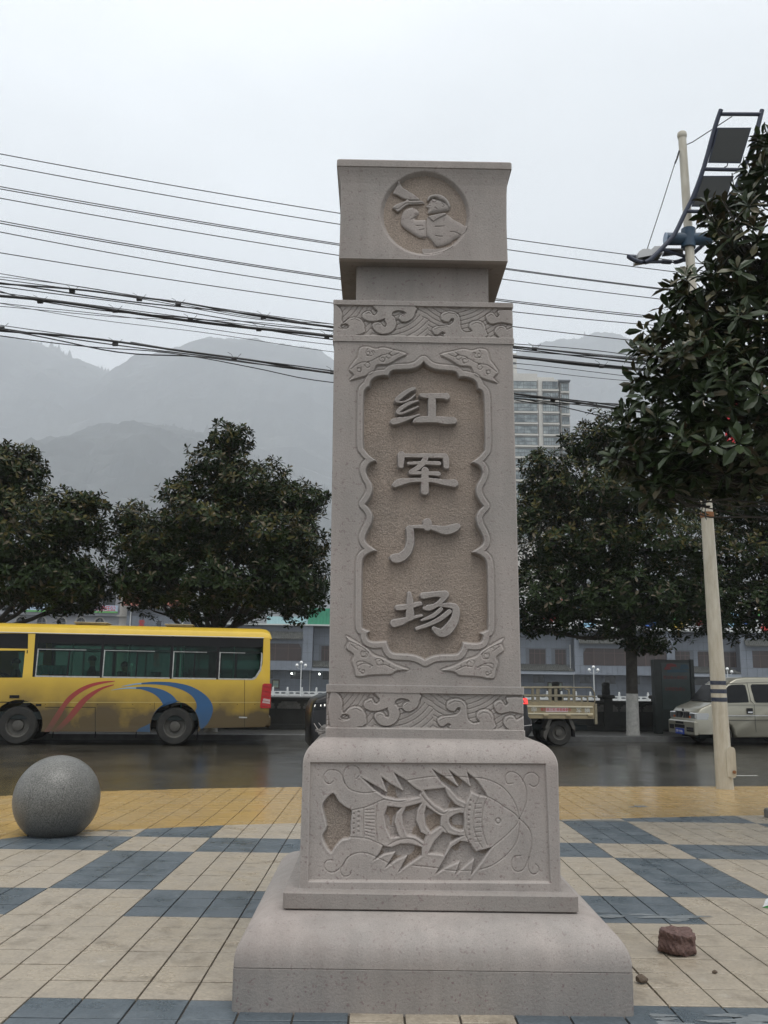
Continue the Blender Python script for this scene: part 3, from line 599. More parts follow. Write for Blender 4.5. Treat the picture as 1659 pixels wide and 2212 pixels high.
# --- neck and cap
xcap = -.051
rings_obj('neck_block', [(.425, 3.8475), (.425, 4.14)], STONEF, (xcap, 0, 0))
m5 = lambda x, y: fc(811.9+.13227*x, 373.1+.13227*y, .534, xcap)
med_c = (fc(916.5, 461.6, .534, xcap)); med_r = .290
Mp = lambda q, n=3: [m5(*p) for p in crs(q, n, True)]
fig = [ # (height, rounding, polygon)
 (.013, .03, Mp([(820, 720), (860, 690), (1130, 640), (1240, 715), (1380, 790), (1500, 870), (1490, 920), (1400, 1000), (1260, 1080), (1180, 1140), (1000, 1190), (930, 1150), (860, 1050), (800, 1000), (780, 850)])),
 (.017, .025, Mp([(420, 640), (480, 570), (600, 540), (700, 620), (650, 700), (640, 740), (800, 740), (830, 800), (820, 1020), (720, 1050), (560, 960), (420, 860), (395, 760)])),
 (.018, .012, Mp([(370, 140), (330, 200), (265, 320), (340, 360), (460, 420), (600, 440), (690, 430), (700, 400), (600, 320), (520, 270), (430, 220)])),
 (.020, .010, Mp([(255, 555), (330, 490), (470, 440), (500, 410), (560, 440), (720, 430), (780, 460), (770, 490), (640, 500), (520, 510), (430, 570), (350, 630), (300, 590)])),
 (.019, .03, Mp([(870, 440), (920, 395), (1000, 410), (1100, 450), (1200, 520), (1190, 590), (1060, 620), (860, 650), (840, 610), (850, 570), (825, 540), (800, 515), (850, 490)])),
 (.023, .015, Mp([(835, 450), (830, 400), (870, 350), (980, 325), (1090, 350), (1180, 430), (1215, 520), (1180, 560), (1120, 470), (1040, 430), (960, 395), (890, 410)])),
 (.020, .008, Mp([(850, 690), (1000, 650), (1120, 632), (1145, 660), (1060, 710), (980, 750), (930, 780), (870, 730)])),
 (.006, .004, Mp([(760, 1215), (1000, 1215), (1260, 1170), (1180, 1260), (1000, 1300), (860, 1320), (760, 1300)]))]
fl = [[m5(*p) for p in crs(q, 4)] for q in [[(270, 560), (350, 580), (420, 530), (500, 485), (640, 485), (770, 470)], [(960, 855), (1110, 850)], [(970, 1010), (1080, 1020)], [(820, 740), (810, 880), (830, 1020)], [(640, 700), (560, 750)], [(650, 850), (750, 845)], [(700, 920), (780, 905)], [(710, 1060), (800, 1030)], [(900, 430), (940, 470), (985, 440)], [(820, 520), (885, 525)], [(880, 1060), (940, 1140), (1010, 1205)], [(1210, 940), (1300, 950), (1400, 1010)], [(520, 290), (570, 320)], [(960, 550), (990, 575)], [(1070, 480), (1110, 520), (1080, 545)]]]
def med_relief(X, Z):
    dr = np.hypot(X-med_c[0], Z-med_c[1])
    H = -.026*sm(1-ramp(dr, med_r-.03, med_r+.001)); ins = dr < med_r-.006
    F_ = np.zeros_like(X)
    for h, rd, q in fig: F_ = np.maximum(F_, h*np.sqrt(np.clip(1-(1-ramp(-d_poly(X, Z, q), 0, rd))**2, 0, 1)))
    for q in fl: F_ -= .005*np.exp(-(np.maximum(d_stroke(X, Z, [(a, b, .003) for a, b in q])+.003, 0)/.003)**2)*(F_ > .002)
    H = H+F_*ins-(noise2(X, Z, 120, 8)-.5)*.002*(ins & (F_ < .001))
    return H
zcap = [4.65, 4.68, 4.70, 4.72, 4.735, 4.745, 4.752, 4.757, 4.761, 4.764, 4.80, 4.812]
halfc = lambda z: float(np.interp(z, [4.1405, 4.4, 4.60, 4.66, 4.70, 4.73, 4.752, 4.76, 4.764, 4.806, 4.814], [.534, .530, .532, .535, .541, .548, .555, .5555, .562, .562, .556]))
def cap_relief(X, Z): return med_relief(X, Z)
fo = face_block('medallion_carving', pil, halfc, 4.1405, 4.814, cap_relief, .0036, [STONE, ROUGH], inset=np.array(zcap), body_name='cap_block', mfun=lambda X, Z, H: (H < -.0235)*1)
for o in (fo, S.objects.get('cap_block')): o.location = (xcap, 0, 0)
# a heap of mortar crumbs left on the ledge of the carved block, left of the shaft
mb = MB(); cxh = atV(680, 1588, 5.6, 0) if False else None
hs = []
for i in range(60):
    a = random.random()*6.28; rr_ = random.random()**.7
    mb.box(*(lambda x, y, z, s: (x-s, x+s, y-s, y+s, z-s*.6, z+s*.7))(-.60+.07*rr_*math.cos(a), -.05+.42*rr_*math.sin(a), 1.207+.035*(1-rr_)+.004, random.uniform(.006, .017)), b=.003)
mo = mb.build('mortar_crumbs', STONEB, pil, kind='stuff'); mo.location = (0, 0, 0)

# ================================================================== SMALL THINGS ON THE PLAZA
b0 = Vector(onplaza(-3.46, 9.72)); BR = .445
prof = [(0.0, BR*1.0)]
mb = MB(); pr = []
for i in range(0, 33):
    t = math.pi*i/32; pr.append((BR*math.sin(t), -BR*math.cos(t)))
pr = [(r, z) for r, z in pr if z > -BR*.86]; pr = [(BR*.51, -BR*.86)]+pr
mb.lathe(pr, 56, c=(0, 0, BR*.86-.02)); mb.build('stone_ball', GRANITE, loc=b0, smooth=True, label='polished speckled granite ball sitting at the edge of the ochre strip', cat='bollard')
def rock(name, loc, size, m, seed, sub=3, flat=1., sc=1.6, amp=.28, planes=None, **k):
    import bmesh
    bm = bmesh.new(); bmesh.ops.create_icosphere(bm, subdivisions=sub, radius=1)
    r = random.Random(seed); pl = planes or [(Vector((r.uniform(-1, 1), r.uniform(-1, 1), r.uniform(-.6, 1))).normalized(), r.uniform(.62, .85)) for _ in range(11)]
    for v in bm.verts:
        for n_, d in pl:
            s_ = v.co.dot(n_)-d
            if s_ > 0: v.co -= n_*s_
        v.co += Vector((math.sin(v.co.y*9+seed), math.sin(v.co.z*8+1), math.sin(v.co.x*10+2)))*.035+v.normal*(.05*math.sin(v.co.x*17+v.co.z*9)*math.sin(v.co.y*15))
        v.co = Vector((v.co.x*size[0], v.co.y*size[1], v.co.z*size[2]))
    zmin = min(v.co.z for v in bm.verts)
    for v in bm.verts: v.co.z -= zmin
    me = bpy.data.meshes.new(name); bm.to_mesh(me); bm.free(); me.materials.append(m)
    return link(name, me, None, loc, **k)
BRICKR = mat('broken red sandstone', (.085, .048, .042), .85, col2=(.14, .085, .072), vscale=22, fine=.3, fscale=90, bump=1.0, bscale=45)
rl = at(1453, 2040, 5.93)
pls = [(Vector((0, 0, 1)), .62), (Vector((0, 0, -1)), .6), (Vector((.35, -1, -.1)).normalized(), .62), (Vector((-.8, -.7, 0)).normalized(), .66), (Vector((1, -.1, 0)).normalized(), .72), (Vector((-1, .3, .1)).normalized(), .75), (Vector((0, 1, 0)), .7), (Vector((.3, -.3, 1)).normalized(), .66), (Vector((-.6, -.6, -.7)).normalized(), .70)]
rock('broken_brick', onplaza(1.835, 5.70, -.002), (.140, .12, .108), BRICKR, 3, sub=4, planes=pls, label='chipped dark red block lying on the cream tiles right of the monument', cat='brick')
MUD = mat('dried mud', (.10, .075, .055), .95, bump=.6)
LEAFD = mat('dead leaf', (.12, .085, .04), .8, var=.3, vscale=30)
for i, (x, y, s_, lb) in enumerate([(1531, 2083, .028, 'small dark lump near the base corner'), (1607, 2108, .016, 'tiny dark crumb on the cream tiles beyond the lump')]):
    pass
def lump(px, py, s_, label, seed):
    p = ray(px, py); t_ = -EYE/(p[2]+math.tan(SLOPE)*p[1]); q = O+p*t_
    rock('mud_clod', tuple(q), (s_, s_*.7, s_*.6), MUD, seed, sub=2, label=label, cat='mud clod')
lump(1388, 2124, .040, 'crumpled brown mud clod on the tiles just right of the plinth corner', 5)
lump(1544, 2103, .018, 'small dark mud clod on the cream tiles right of the red block', 6)
# snack packet at the right edge
PK = mat('green packet film', (.05, .30, .07), .25, coat=.5); PKW = mat('white packet film', (.55, .56, .56), .3)
PKB = mat('blue packet film', (.05, .12, .3), .3)
q = onplaza(2.965, 6.93); pk = empty('snack_packet', q, R(8), label='crumpled green and white snack packet lying at the right edge', cat='litter')
for nm, zs, mt in (('packet_front', (0.03, .055), PKW), ('packet_side', (.0, .032), PK)):
    mb = MB(); n = 14; vs = []
    for i in range(n+1):
        t = i/n; x = -.09+.24*t; wv = .012*math.sin(t*9)+.006*math.sin(t*23); h = math.sin(min(1, t*3)*math.pi/2)
        vs += [(x, -.05*h+wv*.3, zs[0]*h+.004), (x, -.035*h+wv, zs[1]*h+.006), (x, .05*h-wv, zs[1]*h*.9+.006), (x, .06*h, .004)]
    fs = []
    for i in range(n):
        for j in range(3): fs.append((i*4+j, (i+1)*4+j, (i+1)*4+j+1, i*4+j+1))
        fs.append((i*4+3, (i+1)*4+3, (i+1)*4, i*4))
    mb.add(vs, fs); mb.build(nm, mt, pk)
# broken kerb stone at right edge
mb = MB().box(-.08, .5, -.12, .14, -.02, .115, b=.02); mb.build('kerb_stone', mat('worn kerb', (.11, .105, .095), .8, var=.3, vscale=10, bump=.6), loc=onplaza(5.12, 11.75), label='loose grey kerb stone at the right edge on the ochre strip border', cat='stone')
# cement smears on the tiles
def smear(x0, x1, y0, y1, m, seed, parent):
    rnd = random.Random(seed)
    for j in range(9):
        w_, h_ = (x1-x0)*rnd.uniform(.12, .34), (y1-y0)*rnd.uniform(.12, .42); cx, cy = rnd.uniform(x0+w_/2, x1-w_/2), rnd.uniform(y0+h_/2, y1-h_/2); n = 34; poly = []
        for i in range(n):
            t = 2*math.pi*i/n; q_ = 1+.22*math.sin(t*3+seed+j)+.12*math.sin(t*7+j*2)+rnd.uniform(-.08, .08)
            poly.append((cx+w_/2*math.cos(t)*q_, cy+h_/2*math.sin(t)*q_, .0022+.0002*j))
        MB().add(poly, [tuple(range(n))]).build('cement_smear', m, parent)
smear(1.45, 2.4, 6.42, 6.66, CEMENT, 1, paving); smear(1.30, 2.2, 4.45, 4.70, CEMENT, 2, paving); smear(-3.5, -2.6, 9.93, 10.05, CEMENT, 3, paving)
smear(2.25, 3.3, 11.27, 11.33, CEMENT, 4, paving); smear(3.55, 3.85, 12.6, 12.85, CEMENT, 6, paving)

# ================================================================== STREET LAMP WITH SOLAR FRAME
POLEM = mat('cream painted steel', (.50, .47, .39), .42, col2=(.40, .36, .28), vscale=3, stretch=(6, 6, 1.1), bump=.1, coat=.2)
BLUEP = mat('blue painted steel', (.018, .05, .09), .45, var=.2, vscale=5); BLUED = mat('dark blue steel', (.022, .03, .055), .5)
RUST = mat('rust', (.20, .085, .03), .8, var=.4, vscale=30); PANEL = mat('panel backsheet', (.03, .032, .03), .35); GREYH = mat('grey lamp housing', (.42, .42, .42), .5)
WIREM = mat('black cable', (.012, .012, .013), .55); STEELC = mat('steel wire', (.09, .09, .095), .5, metal=.5)
pl0 = at(1566, 1703, 15.3); pole_b = (pl0[0], 15.3, pl0[2]); ptop = at(1473, 292, 15.3)
lamp = empty('solar_street_lamp', pole_b, 0, label='tall cream street lamp pole carrying a dark ladder-shaped solar frame', cat='street lamp')
def lp(x, y, Y=15.3): p = at(x, y, Y); return (p[0]-pole_b[0], Y-15.3, p[2]-pole_b[2])
base = lp(1566, 1703); tt = lp(1473.5, 296); cz = tt[2]
def pole_x(z): return tt[0]*z/cz
MB().tube([(pole_x(z), 0, z) for z in (-.05, .1, 3, 5, 8, cz)], [.145, .142, .118, .103, .09, .076], 28).build('pole', POLEM, lamp, smooth=True)
MB().lathe([(.0, .12), (.05, .115), (.085, .085), (.095, .03), (.085, -.02), (.07, -.04)][::-1], 20, c=(tt[0], 0, cz)).build('pole_cap', POLEM, lamp, smooth=True)
dz0, dz1 = lp(1566, 1672)[2], lp(1560, 1612)[2]
# raised inspection hatch
mb = MB(); poly = crs([(.0, dz0), (.03, dz0-.03), (.10, dz0-.05), (.15, dz0), (.155, (dz0+dz1)/2), (.15, dz1-.04), (.10, dz1), (.04, dz1-.01), (.0, dz1-.08)], 3, True)
mb.prism([(p[0], p[1]) for p in poly], -.150, -.118); mb.build('hatch', POLEM, lamp)
MB().lathe([(.028, -.02), (.028, 0), (.0, .004)], 14, c=(.11, -.158, dz0+.05), axis='y').build('hatch_lock', RUST, lamp)
for yy in (1475, 1493, 1511):
    z = lp(1552, yy)[2]; rr_ = float(np.interp(z, [0, 3], [.142, .118]))+.003
    MB().tube([(pole_x(z), 0, z-.035), (pole_x(z), 0, z+.035)], rr_, 28).build('painted_band', mat('chipped blue band', (.010, .016, .045), .6, col2=(.05, .06, .08), vscale=14) if yy == 1475 else bpy.data.materials['chipped blue band'], lamp, smooth=True)
z = lp(1530, 1113)[2]; MB().tube([(pole_x(z), 0, z-.05), (pole_x(z), 0, z+.05)], .118, 28).build('clamp_ring', RUST, lamp, smooth=True)
KX, KY = 1261.8, 208.5; kp = lambda x, y, Y=15.3: lp(KX+.23942*x, KY+.23942*y, Y)
a = kp(735, 1285, 15.3); b = kp(1145, 1285, 15.3)
MB().tube([a, b], .118, 24).build('cross_drum', BLUEP, lamp, smooth=True)
MB().tube([(a[0]-.012, a[1], a[2]), a], .122, 24).build('drum_cap', mat('pale blue cap', (.25, .32, .42), .5), lamp, smooth=True)
c1_, c2_ = kp(940, 1365), kp(940, 1200); MB().tube([(c1_[0], 0, c1_[2]), (c2_[0], 0, c2_[2])], .135, 24).build('pole_sleeve', BLUEP, lamp, smooth=True)
Yl = 15.05
railL = [kp(x, y, Y) for x, y, Y in [(1235, 118, 14.5), (1180, 280, 14.6), (1080, 640, 14.8), (985, 900, 14.95), (910, 1050, 15.02), (820, 1235, 15.08), (740, 1330, 15.1), (640, 1432, 15.1), (570, 1488, 15.1), (500, 1492, 15.1), (430, 1464, 15.1), (397, 1440, 15.1)]]
railR = [kp(x, y, Y) for x, y, Y in [(1605, 122, 14.5), (1520, 450, 14.6), (1430, 680, 14.8), (1320, 930, 14.95), (1200, 1180, 15.1), (1120, 1290, 15.5), (1000, 1400, 15.55), (910, 1465, 15.6), (820, 1494, 15.6), (700, 1490, 15.6)]]
for q in (railL, railR): MB().tube([tuple(p) for p in crs(q, 3)], .042, 10).build('frame_rail', BLUED, lamp, smooth=True)
for q in ([kp(1240, 158, 14.5), kp(1590, 160, 14.5)], [kp(1080, 655, 14.8), kp(1420, 662, 14.8)], [kp(930, 1035, 15.0), kp(1290, 1045, 15.0)], [kp(700, 1375, 15.1), kp(905, 1440, 15.6)], [kp(500, 1490, 15.1), kp(700, 1490, 15.6)], [kp(400, 1440, 15.1), kp(480, 1445, 15.5)]):
    MB().tube(q, .036, 8).build('frame_crossbar', BLUED, lamp, smooth=True)
def panel(q):
    fr = [Vector(p) for p in q]; mid = sum(fr, Vector())/4; nrm = (fr[1]-fr[0]).cross(fr[3]-fr[0]).normalized()
    mb = MB(); vs = [tuple(p) for p in fr]+[tuple(p+nrm*.035) for p in fr]; mb.add(vs, [(0, 1, 2, 3), (7, 6, 5, 4), (0, 4, 5, 1), (1, 5, 6, 2), (2, 6, 7, 3), (3, 7, 4, 0)])
    o = mb.build('solar_panel', BLUED, lamp)
    ins = [mid+(p-mid)*.93 for p in fr]; off = -nrm*.004
    if (mid-Vector((0, -15.3, 1.8))).dot(nrm) < 0: off = nrm*.039
    MB().add([tuple(p+off) for p in ins], [(0, 1, 2, 3)]).build('backsheet', PANEL, o)
    a_, b_ = mid+(fr[0]-mid)*.55+(fr[1]-mid)*.1, mid+(fr[2]-mid)*.6
panel([kp(1205, 280, 14.55), kp(1510, 280, 14.55), kp(1413, 600, 14.75), kp(1122, 595, 14.75)])
panel([kp(1070, 715, 14.85), kp(1352, 715, 14.85), kp(1262, 998, 15.0), kp(972, 990, 15.0)])
def lamp_head(x0, y0, x1, y1, Y):
    p, q = kp(x0, y1, Y), kp(x1, y0, Y); mb = MB(); cx, cz_ = (p[0]+q[0])/2, (p[2]+q[2])/2; w_, h_ = abs(q[0]-p[0])/2, abs(q[2]-p[2])/2
    poly = [(cx-w_, cz_-h_), (cx-w_*.9, cz_+h_*.3), (cx-w_*.3, cz_+h_*.95), (cx+w_*.6, cz_+h_), (cx+w_, cz_+h_*.7), (cx+w_, cz_-h_*.4)]
    mb.prism([(a_, b_) for a_, b_ in poly], p[1]-.05, p[1]+.3); o = mb.build('lamp_head', GREYH, lamp)
    MB().add([(cx-w_*.8, p[1]-.02, cz_-h_*.9), (cx+w_*.9, p[1]-.02, cz_-h_*.5), (cx+w_*.9, p[1]+.27, cz_-h_*.5), (cx-w_*.8, p[1]+.27, cz_-h_*.9)], [(0, 1, 2, 3)]).build('lens', PANEL, o)
lamp_head(482, 1385, 605, 1465, 15.15); lamp_head(595, 1360, 700, 1450, 15.2); 
q = [kp(735, 1368, 15.2), kp(893, 1370, 15.25), kp(893, 1412, 15.5), kp(700, 1432, 15.5)]; 
MB().add([q[0], q[1], q[2], q[3]]+[(p[0], p[1], p[2]-.03) for p in q], [(0, 1, 2, 3), (7, 6, 5, 4), (0, 4, 5, 1), (1, 5, 6, 2), (2, 6, 7, 3), (3, 7, 4, 0)]).build('lamp_tray', PANEL, lamp)
MB().tube([kp(1335, 180, 14.5), kp(980, 410, 15.2), kp(912, 440, 15.28)], .009, 6).build('stay_wire', WIREM, lamp)
MB().tube([kp(858, 490, 15.28), kp(838, 560, 15.25), kp(820, 600, 15.25), kp(700, 980, 15.18), kp(565, 1388, 15.15)], .009, 6).build('stay_wire', WIREM, lamp)
MB().tube([kp(858, 490, 15.2), kp(838, 560, 15.2), kp(820, 602, 15.2)], .018, 6).build('turnbuckle', WIREM, lamp)
for q in ([(1295, 600, 14.75), (1290, 625, 14.8), (1265, 640, 14.8)], [(1420, 600, 14.75), (1390, 640, 14.8)], [(1335, 690, 14.8), (1345, 780, 14.9), (1390, 880, 14.9), (1490, 920, 15)], [(1000, 1440, 15.3), (1060, 1500, 15.3), (1200, 1550, 15.3)]):
    MB().tube([tuple(p) for p in crs([kp(*p) for p in q], 4)], .010, 6).build('loose_cable', WIREM, lamp)
# red festival knot lantern hung on a white fretwork bracket off the pole
RED = mat('red lacquer', (.55, .02, .03), .4); WHT = mat('white bracket paint', (.62, .62, .60), .5)
kn = empty('festival_lantern', (pole_b[0]+.5, 15.15, pole_b[2]), 0, label='red knot-shaped festival lantern on a white fretwork bracket beside the pole, half hidden in leaves', cat='lantern')
def kq(x, y): p = at(x, y, 15.15); return (p[0]-pole_b[0]-.5, p[2]-pole_b[2])
mb = MB()
kc = kq(1574, 882); 
for dx, dz in ((0, 0), (0, .13), (0, -.13), (.13, 0), (-.13, 0)):
    mb.prism([(kc[0]+dx-.1, kc[1]+dz), (kc[0]+dx, kc[1]+dz+.13), (kc[0]+dx+.1, kc[1]+dz), (kc[0]+dx, kc[1]+dz-.13)], -.02-abs(dx)*.05-abs(dz)*.1, .03+abs(dx)*.05+abs(dz)*.1)
mb.build('knot', RED, kn)
for sx in (-.06, .04): MB().tube([(kc[0]+sx, 0, kc[1]-.15), (kc[0]+sx*.9, 0, kc[1]-.6), (kc[0]+sx*1.5, 0, kc[1]-.95)], [.03, .04, .055], 8).build('tassel', RED, kn)
fz = kq(1570, 975)
segs = [((-.30, -.02), (.25, .08)), ((-.28, .06), (-.1, .1)), ((-.1, .1), (-.08, .02)), ((-.24, .02), (-.12, .05)), ((-.24, .02), (-.26, .10)), ((-.26, .14), (-.02, .2)), ((-.02, .2), (-.04, .05)), ((.05, .1), (.2, .14)), ((.2, .14), (.24, .22))]
mb = MB()
for (a_, b_), (c_, d_) in segs: mb.tube([(fz[0]+a_, 0, fz[1]+b_), (fz[0]+c_, 0, fz[1]+d_)], .016, 6)
mb.build('fretwork_bracket', WHT, kn)
MB().tube([(-.5, .1, fz[1]-.02), (fz[0]+.2, 0, fz[1])], .018, 8).build('bracket_arm', WHT, kn)

# ================================================================== OVERHEAD WIRES (strung along the street)
WC = 20
def wirep(x, y): p = atV(x, y, WC); return Vector(p)
def wire(pts, r, label, group=None, m=WIREM, cat='overhead wire', sub=None, name='overhead_wire'):
    P = [wirep(*p) for p in pts]
    us = [p.x for p in P]; zs_ = [p.z for p in P]; cf = np.polyfit(us, zs_, min(2, len(us)-1))
    X = np.linspace(-22, 26, 60) if sub is None else np.linspace(*sub, 40)
    # carry on past the frame along the tangent so that the line hangs on smoothly
    def zz(x):
        x0, x1 = us[0]-1, us[-1]+1; xc = min(max(x, x0), x1); d = np.polyval(np.polyder(cf), xc); return np.polyval(cf, xc)+d*(x-xc)*.9
    return MB().tube([(x, WC+M*x, zz(x)) for x in X], r, 6).build(name, m, label=label, cat=cat, group=group), zz
ups = [([(0, 332), (365, 400), (733, 460), (1370, 552)], .011, 'topmost single wire, first below the cap of the monument'), ([(0, 356), (730, 484), (1480, 590)], .011, 'second wire from the top, a thin single line'),
       ([(0, 403), (727, 526), (1460, 627)], .011, 'third wire from the top, upper of the close upper pair'), ([(0, 408), (727, 529), (1460, 629)], .011, 'fourth wire from the top, lower of the close upper pair'),
       ([(0, 428), (727, 551), (1460, 650)], .011, 'fifth wire, single line below the close upper pair'), ([(0, 477), (733, 600), (1430, 685)], .011, 'sixth wire, upper of the second close pair'),
       ([(0, 482), (733, 603), (1430, 689)], .012, 'seventh wire, lower of the second close pair'), ([(0, 501), (733, 626), (1430, 704)], .011, 'eighth wire, single line below the second pair'),
       ([(0, 546), (720, 655), (1390, 738)], .011, 'ninth wire, last single line above the cable bundles')]
for p, r_, lb in ups: wire(p, r_, lb)
def bundle(name_, lb, messenger, cables, ties):
    root = empty('cable_bundle', (0, 0, 0), label=lb, cat='cable bundle')
    o, zm = wire(messenger, .009, None, cat=None, name='messenger_wire'); o.parent = root; 
    for k_ in ('label', 'category', 'group'):
        if k_ in o: del o[k_]
    for pts, r_, tw in cables:
        P = [wirep(*p) for p in pts]; us = [p.x for p in P]; zs_ = [p.z for p in P]
        X = np.linspace(us[0]-9, us[-1]+9, 90); base_ = np.interp(X, us, zs_); sl0 = (zs_[1]-zs_[0])/(us[1]-us[0]); sl1 = (zs_[-1]-zs_[-2])/(us[-1]-us[-2])
        cs = crs([(u, z) for u, z in zip(us, zs_)], 14); cu_ = [c[0] for c in cs]; cz_ = [c[1] for c in cs]
        zf = lambda x: float(np.interp(x, cu_, cz_))+(sl0*(x-us[0]) if x < us[0] else 0)+(sl1*(x-us[-1]) if x > us[-1] else 0)
        q = MB().tube([(x, WC+M*x+.05*math.sin(x*1.1+tw), zf(x)+.022*math.sin(x*.9+tw*2)) for x in X], r_, 7).build('cable', WIREM, root, smooth=True)
    for px, py in ties:
        p = wirep(px, py); s_ = .1
        MB().tube([(p.x-.17, p.y-.02, p.z+.13), (p.x-.08, p.y-.02, p.z+.08), (p.x-.01, p.y-.02, p.z-.04)], .005, 5).tube([(p.x+.15, p.y-.02, p.z+.10), (p.x+.03, p.y-.02, p.z-.04)], .005, 5).tube([(p.x-.07, p.y, p.z-.02), (p.x+.05, p.y, p.z-.02)], .045, 6).build('cable_tie', WIREM, root)
bundle('upper', 'upper bundle of black cables hung from a thin wire by twisted ties', [(0, 593), (360, 644), (720, 704), (1380, 773)],
  [([(0, 610), (160, 626), (290, 643), (400, 655), (570, 684), (720, 706), (1100, 748), (1380, 776)], .022, 0), ([(0, 614), (300, 650), (500, 676), (640, 696), (720, 708), (1110, 754), (1380, 784)], .016, 2), ([(0, 618), (330, 664), (560, 697), (720, 714), (1380, 780)], .012, 4), ([(0, 603), (290, 643), (560, 690), (720, 702), (1380, 770)], .010, 5), ([(0, 598), (360, 650), (720, 710), (1380, 775)], .008, 7)],
  [(157, 627), (302, 645), (386, 656), (570, 684), (1155, 752)])
bundle('middle', 'middle bundle, one thick black cable with twisted ties, just under the upper bundle', [(0, 632), (360, 680), (720, 724), (1380, 795)],
  [([(0, 641), (90, 651), (270, 673), (410, 690), (560, 710), (720, 729), (1100, 770), (1300, 790), (1385, 798)], .034, 1), ([(0, 628), (60, 643), (250, 673), (440, 694), (720, 730), (1385, 800)], .014, 3), ([(0, 652), (300, 690), (720, 745), (1370, 812)], .008, 6), ([(0, 655), (365, 711), (720, 757), (1370, 822)], .007, 9), ([(400, 690), (560, 700), (720, 716), (800, 724)], .008, 2)],
  [(88, 650), (250, 670), (412, 690), (560, 710), (707, 726), (1300, 790)])
bundle('lower', 'lowest sagging bundle of loose black cables passing over the tree tops', [(0, 702), (360, 754), (720, 800), (1380, 880)],
  [([(0, 712), (150, 727), (260, 741), (380, 757), (550, 778), (720, 806), (1150, 856), (1385, 888)], .026, 0), ([(0, 714), (130, 735), (220, 752), (300, 762), (420, 770), (560, 790), (720, 806), (1100, 856), (1250, 866), (1385, 884)], .015, 2), ([(0, 724), (200, 748), (350, 763), (560, 797), (720, 823), (1150, 865), (1390, 921)], .012, 3), ([(0, 709), (250, 745), (470, 772), (620, 796), (720, 808), (1240, 876), (1390, 890)], .014, 5), ([(1100, 861), (1180, 873), (1300, 871), (1385, 878)], .014, 1)],
  [(4, 707), (250, 742), (507, 773), (720, 803), (1195, 862)])

# ================================================================== VEHICLES
RUB = mat('tyre rubber', (.011, .011, .010), .8, col2=(.026, .024, .02), vscale=6, bump=.3, obj=True)
RIMD = mat('dusty rim', (.065, .061, .052), .6, var=.2, vscale=8, obj=True); CHR = mat('chrome', (.6, .6, .6), .15, metal=1); BLK = mat('black plastic', (.008, .008, .009), .5, spec=.2)
DARK = mat('underbody', (.006, .012, .012), .8)
def glass_mat(name, tint, gl=.12, rough=.03):
    m = bpy.data.materials.new(name); m.use_nodes = True; t = m.node_tree; t.nodes.clear(); n = t.nodes.new
    o = n('ShaderNodeOutputMaterial'); tr = n('ShaderNodeBsdfTransparent'); tr.inputs[0].default_value = (*tint, 1); g = n('ShaderNodeBsdfGlossy'); g.inputs['Roughness'].default_value = rough; g.inputs[0].default_value = (.9, .9, .9, 1)
    fr = n('ShaderNodeFresnel'); fr.inputs[0].default_value = 1.27; mx = n('ShaderNodeMixShader'); t.links.new(fr.outputs[0], mx.inputs[0]); t.links.new(tr.outputs[0], mx.inputs[1]); t.links.new(g.outputs[0], mx.inputs[2]); t.links.new(mx.outputs[0], o.inputs[0]); return m
GREENGL = glass_mat('green tinted glass', (.47, .63, .57)); DARKGL = mat('dark car glass', (.006, .007, .008), .12, spec=.22)
def wheel(parent, x, y, z, r, wd, near=1, rim=.58, hub=RIMD):
    e = MB(); pr = [(r*rim, -wd/2), (r*.90, -wd/2), (r*.985, -wd*.36), (r, -wd*.2), (r, wd*.2), (r*.985, wd*.36), (r*.90, wd/2), (r*rim, wd/2)]
    t = e.lathe(pr, 36, axis='y', cap=False).build('tyre', RUB, None, smooth=True)
    wroot = empty('wheel', (x, y, z)); wroot.parent = parent; t.parent = wroot
    s_ = -1 if near else 1
    pr = [(r*rim*1.02, s_*-wd*.44*-1), (r*rim*.93, s_*wd*.40), (r*rim*.86, s_*wd*.15), (r*.30, s_*wd*.10), (r*.27, s_*wd*.32), (r*.12, s_*wd*.36), (0.0, s_*wd*.36)]
    m2 = MB().lathe(pr, 30, axis='y', cap=False)
    m2.build('rim', hub, wroot, smooth=True)
    m3 = MB()
    for k in range(8):
        a_ = k*math.pi/4; m3.lathe([(.018, 0), (.018, .03), (0, .032)], 8, c=(r*.36*math.cos(a_), s_*wd*.12 if s_ > 0 else -wd*.15, r*.36*math.sin(a_)), axis='y')
    m3.build('wheel_nuts', hub, wroot, kind='stuff'); return wroot
def side_plate(name, poly, off, th, m, parent, tumble=lambda z: 0., yb=0., flip=1):
    n = len(poly); vs = [(x, yb+flip*(tumble(z)-off), z) for x, z in poly]+[(x, yb+flip*(tumble(z)-off+th), z) for x, z in poly]
    fs = [tuple(range(n)), tuple(range(2*n-1, n-1, -1))]+[((i+1) % n, i, n+i, n+(i+1) % n) for i in range(n)]
    return MB().add(vs, fs).build(name, m, parent)
def shell(name, prof, wd, m, parent, tumble, loops=((0, .075), (.012, .045), (.035, .018), (.08, .0)), **k):
    n = len(prof); ctr = (sum(p[0] for p in prof)/n, sum(p[1] for p in prof)/n); vs = []; fs = []
    L_ = [(y, i) for y, i in loops]+[(wd-y, i) for y, i in reversed(loops)]
    for y, ins in L_:
        for (x, z) in prof:
            d = math.hypot(ctr[0]-x, ctr[1]-z); t = ins/d; s_ = tumble(z)*(1-2*y/wd)
            vs.append((x+(ctr[0]-x)*t, y+s_, z+(ctr[1]-z)*t))
    for q in range(len(L_)-1):
        for i in range(n): fs.append((q*n+i, q*n+(i+1) % n, (q+1)*n+(i+1) % n, (q+1)*n+i))
    fs += [tuple(range(n))[::-1], tuple(range((len(L_)-1)*n, len(L_)*n))]
    return MB().add(vs, fs).build(name, m, parent, smooth=True)
